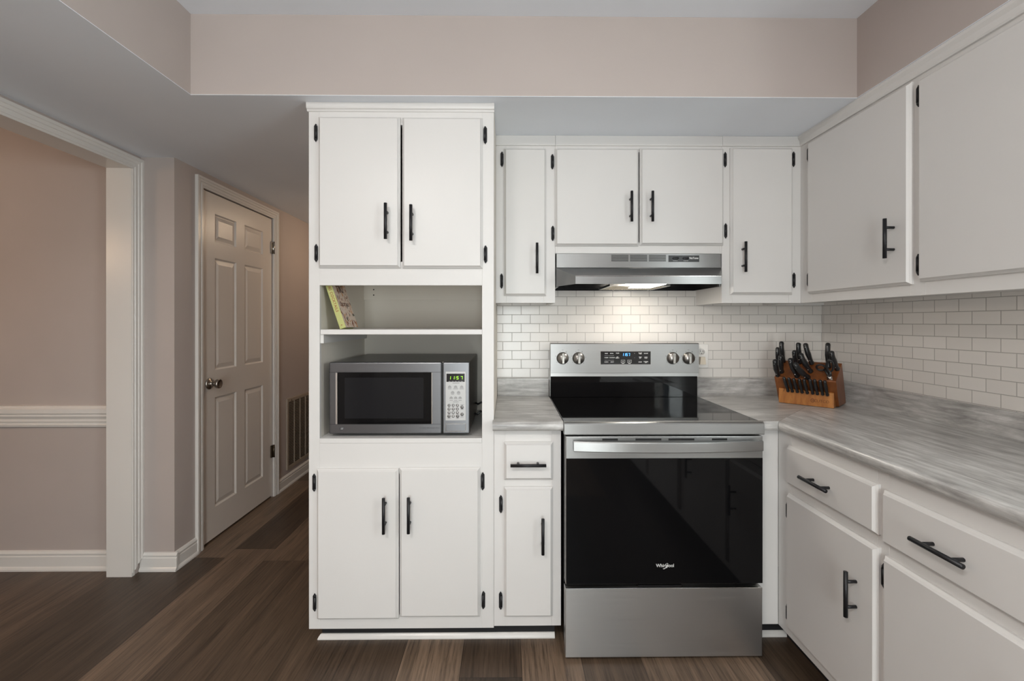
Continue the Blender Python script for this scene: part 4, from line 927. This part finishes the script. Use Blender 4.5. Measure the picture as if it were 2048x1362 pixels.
for o_, (p0, p1) in zip(ORD, ST):
    knife('steak_knife', 'small black steak knife in the front row of the block, ' + o_, (p0[0], -0.0040, p0[1]), (p1[0], -0.034, p1[1]), 0.0078, 'steak knives in the front row', False, 0.002, 0.03, 1.2)
# kitchen shears
t = thing('kitchen_shears', 'black-handled kitchen shears with steel pivot in the right of the block', 'scissors', tuple(kp3((0.205, -0.01, 0.13))))
sn = SN; sc0 = Vector((0.2080, -0.0140, 0.1256))
b = MB(); b.loft([[kp3(sc0 + sn * h + Vector((1, 0, 0)) * q0 + SL * q1) for q0, q1 in ((-.010, -.0015), (.010, -.0015), (.010, .0015), (-.010, .0015))] for h in (-0.05, 0.022)])
b.lathe([(0.007, 0), (0.007, 0.004), (0.0, 0.005)], 16, Matrix.Translation(kp3(sc0 + sn * .014 - SL * .002)) @ (MK.to_3x3() @ (-SL)).to_track_quat('Z', 'Y').to_matrix().to_4x4()); b.build('blades', CHROME, t)
def loop(cx, sx, sy, tilt, name):
    c = sc0 + cx
    ax = Vector((math.cos(tilt), 0, 0)) + sn * math.sin(tilt); ay = sn * math.cos(tilt) - Vector((math.sin(tilt), 0, 0)); az = ax.cross(ay)
    R = frame(kp3(c), MK.to_3x3() @ ax, MK.to_3x3() @ ay, MK.to_3x3() @ az)
    b = MB(); b.torus(1.0, 0.0, 4, 3, R) if False else None
    n, m_ = 32, 12; t_ = bmesh.new(); g = []
    for i in range(n):
        a = 2 * math.pi * i / n; cc = Vector((sx * math.cos(a), sy * math.sin(a), 0)); nn = Vector((math.cos(a), math.sin(a), 0))
        g.append([t_.verts.new(cc + nn * .0042 * math.cos(2 * math.pi * j / m_) + Vector((0, 0, .0048 * math.sin(2 * math.pi * j / m_)))) for j in range(m_)])
    for i in range(n):
        for j in range(m_): t_.faces.new((g[i][j], g[(i + 1) % n][j], g[(i + 1) % n][(j + 1) % m_], g[i][(j + 1) % m_]))
    b._join(t_, R, True); return b
b = loop(Vector((-0.0400, 0.026, 0.052)), 0.0170, 0.0150, 0.0, 'x')
b.sweep([kp3(sc0 + Vector((-0.024, 0.020, 0.046))), kp3(sc0 + Vector((-0.012, 0.008, 0.030))), kp3(sc0 + sn * .016)], [.006, .006, .005], 12); b.build('handle_loop', BPLAST, t)
b = loop(Vector((0.004, -0.024, 0.066)), 0.0125, 0.0300, -0.08, 'x')
b.sweep([kp3(sc0 + Vector((0.002, -0.014, 0.040))), kp3(sc0 + Vector((0.002, -0.007, 0.028))), kp3(sc0 + sn * .016)], [.006, .0065, .005], 12); b.build('handle_loop', BPLAST, t)
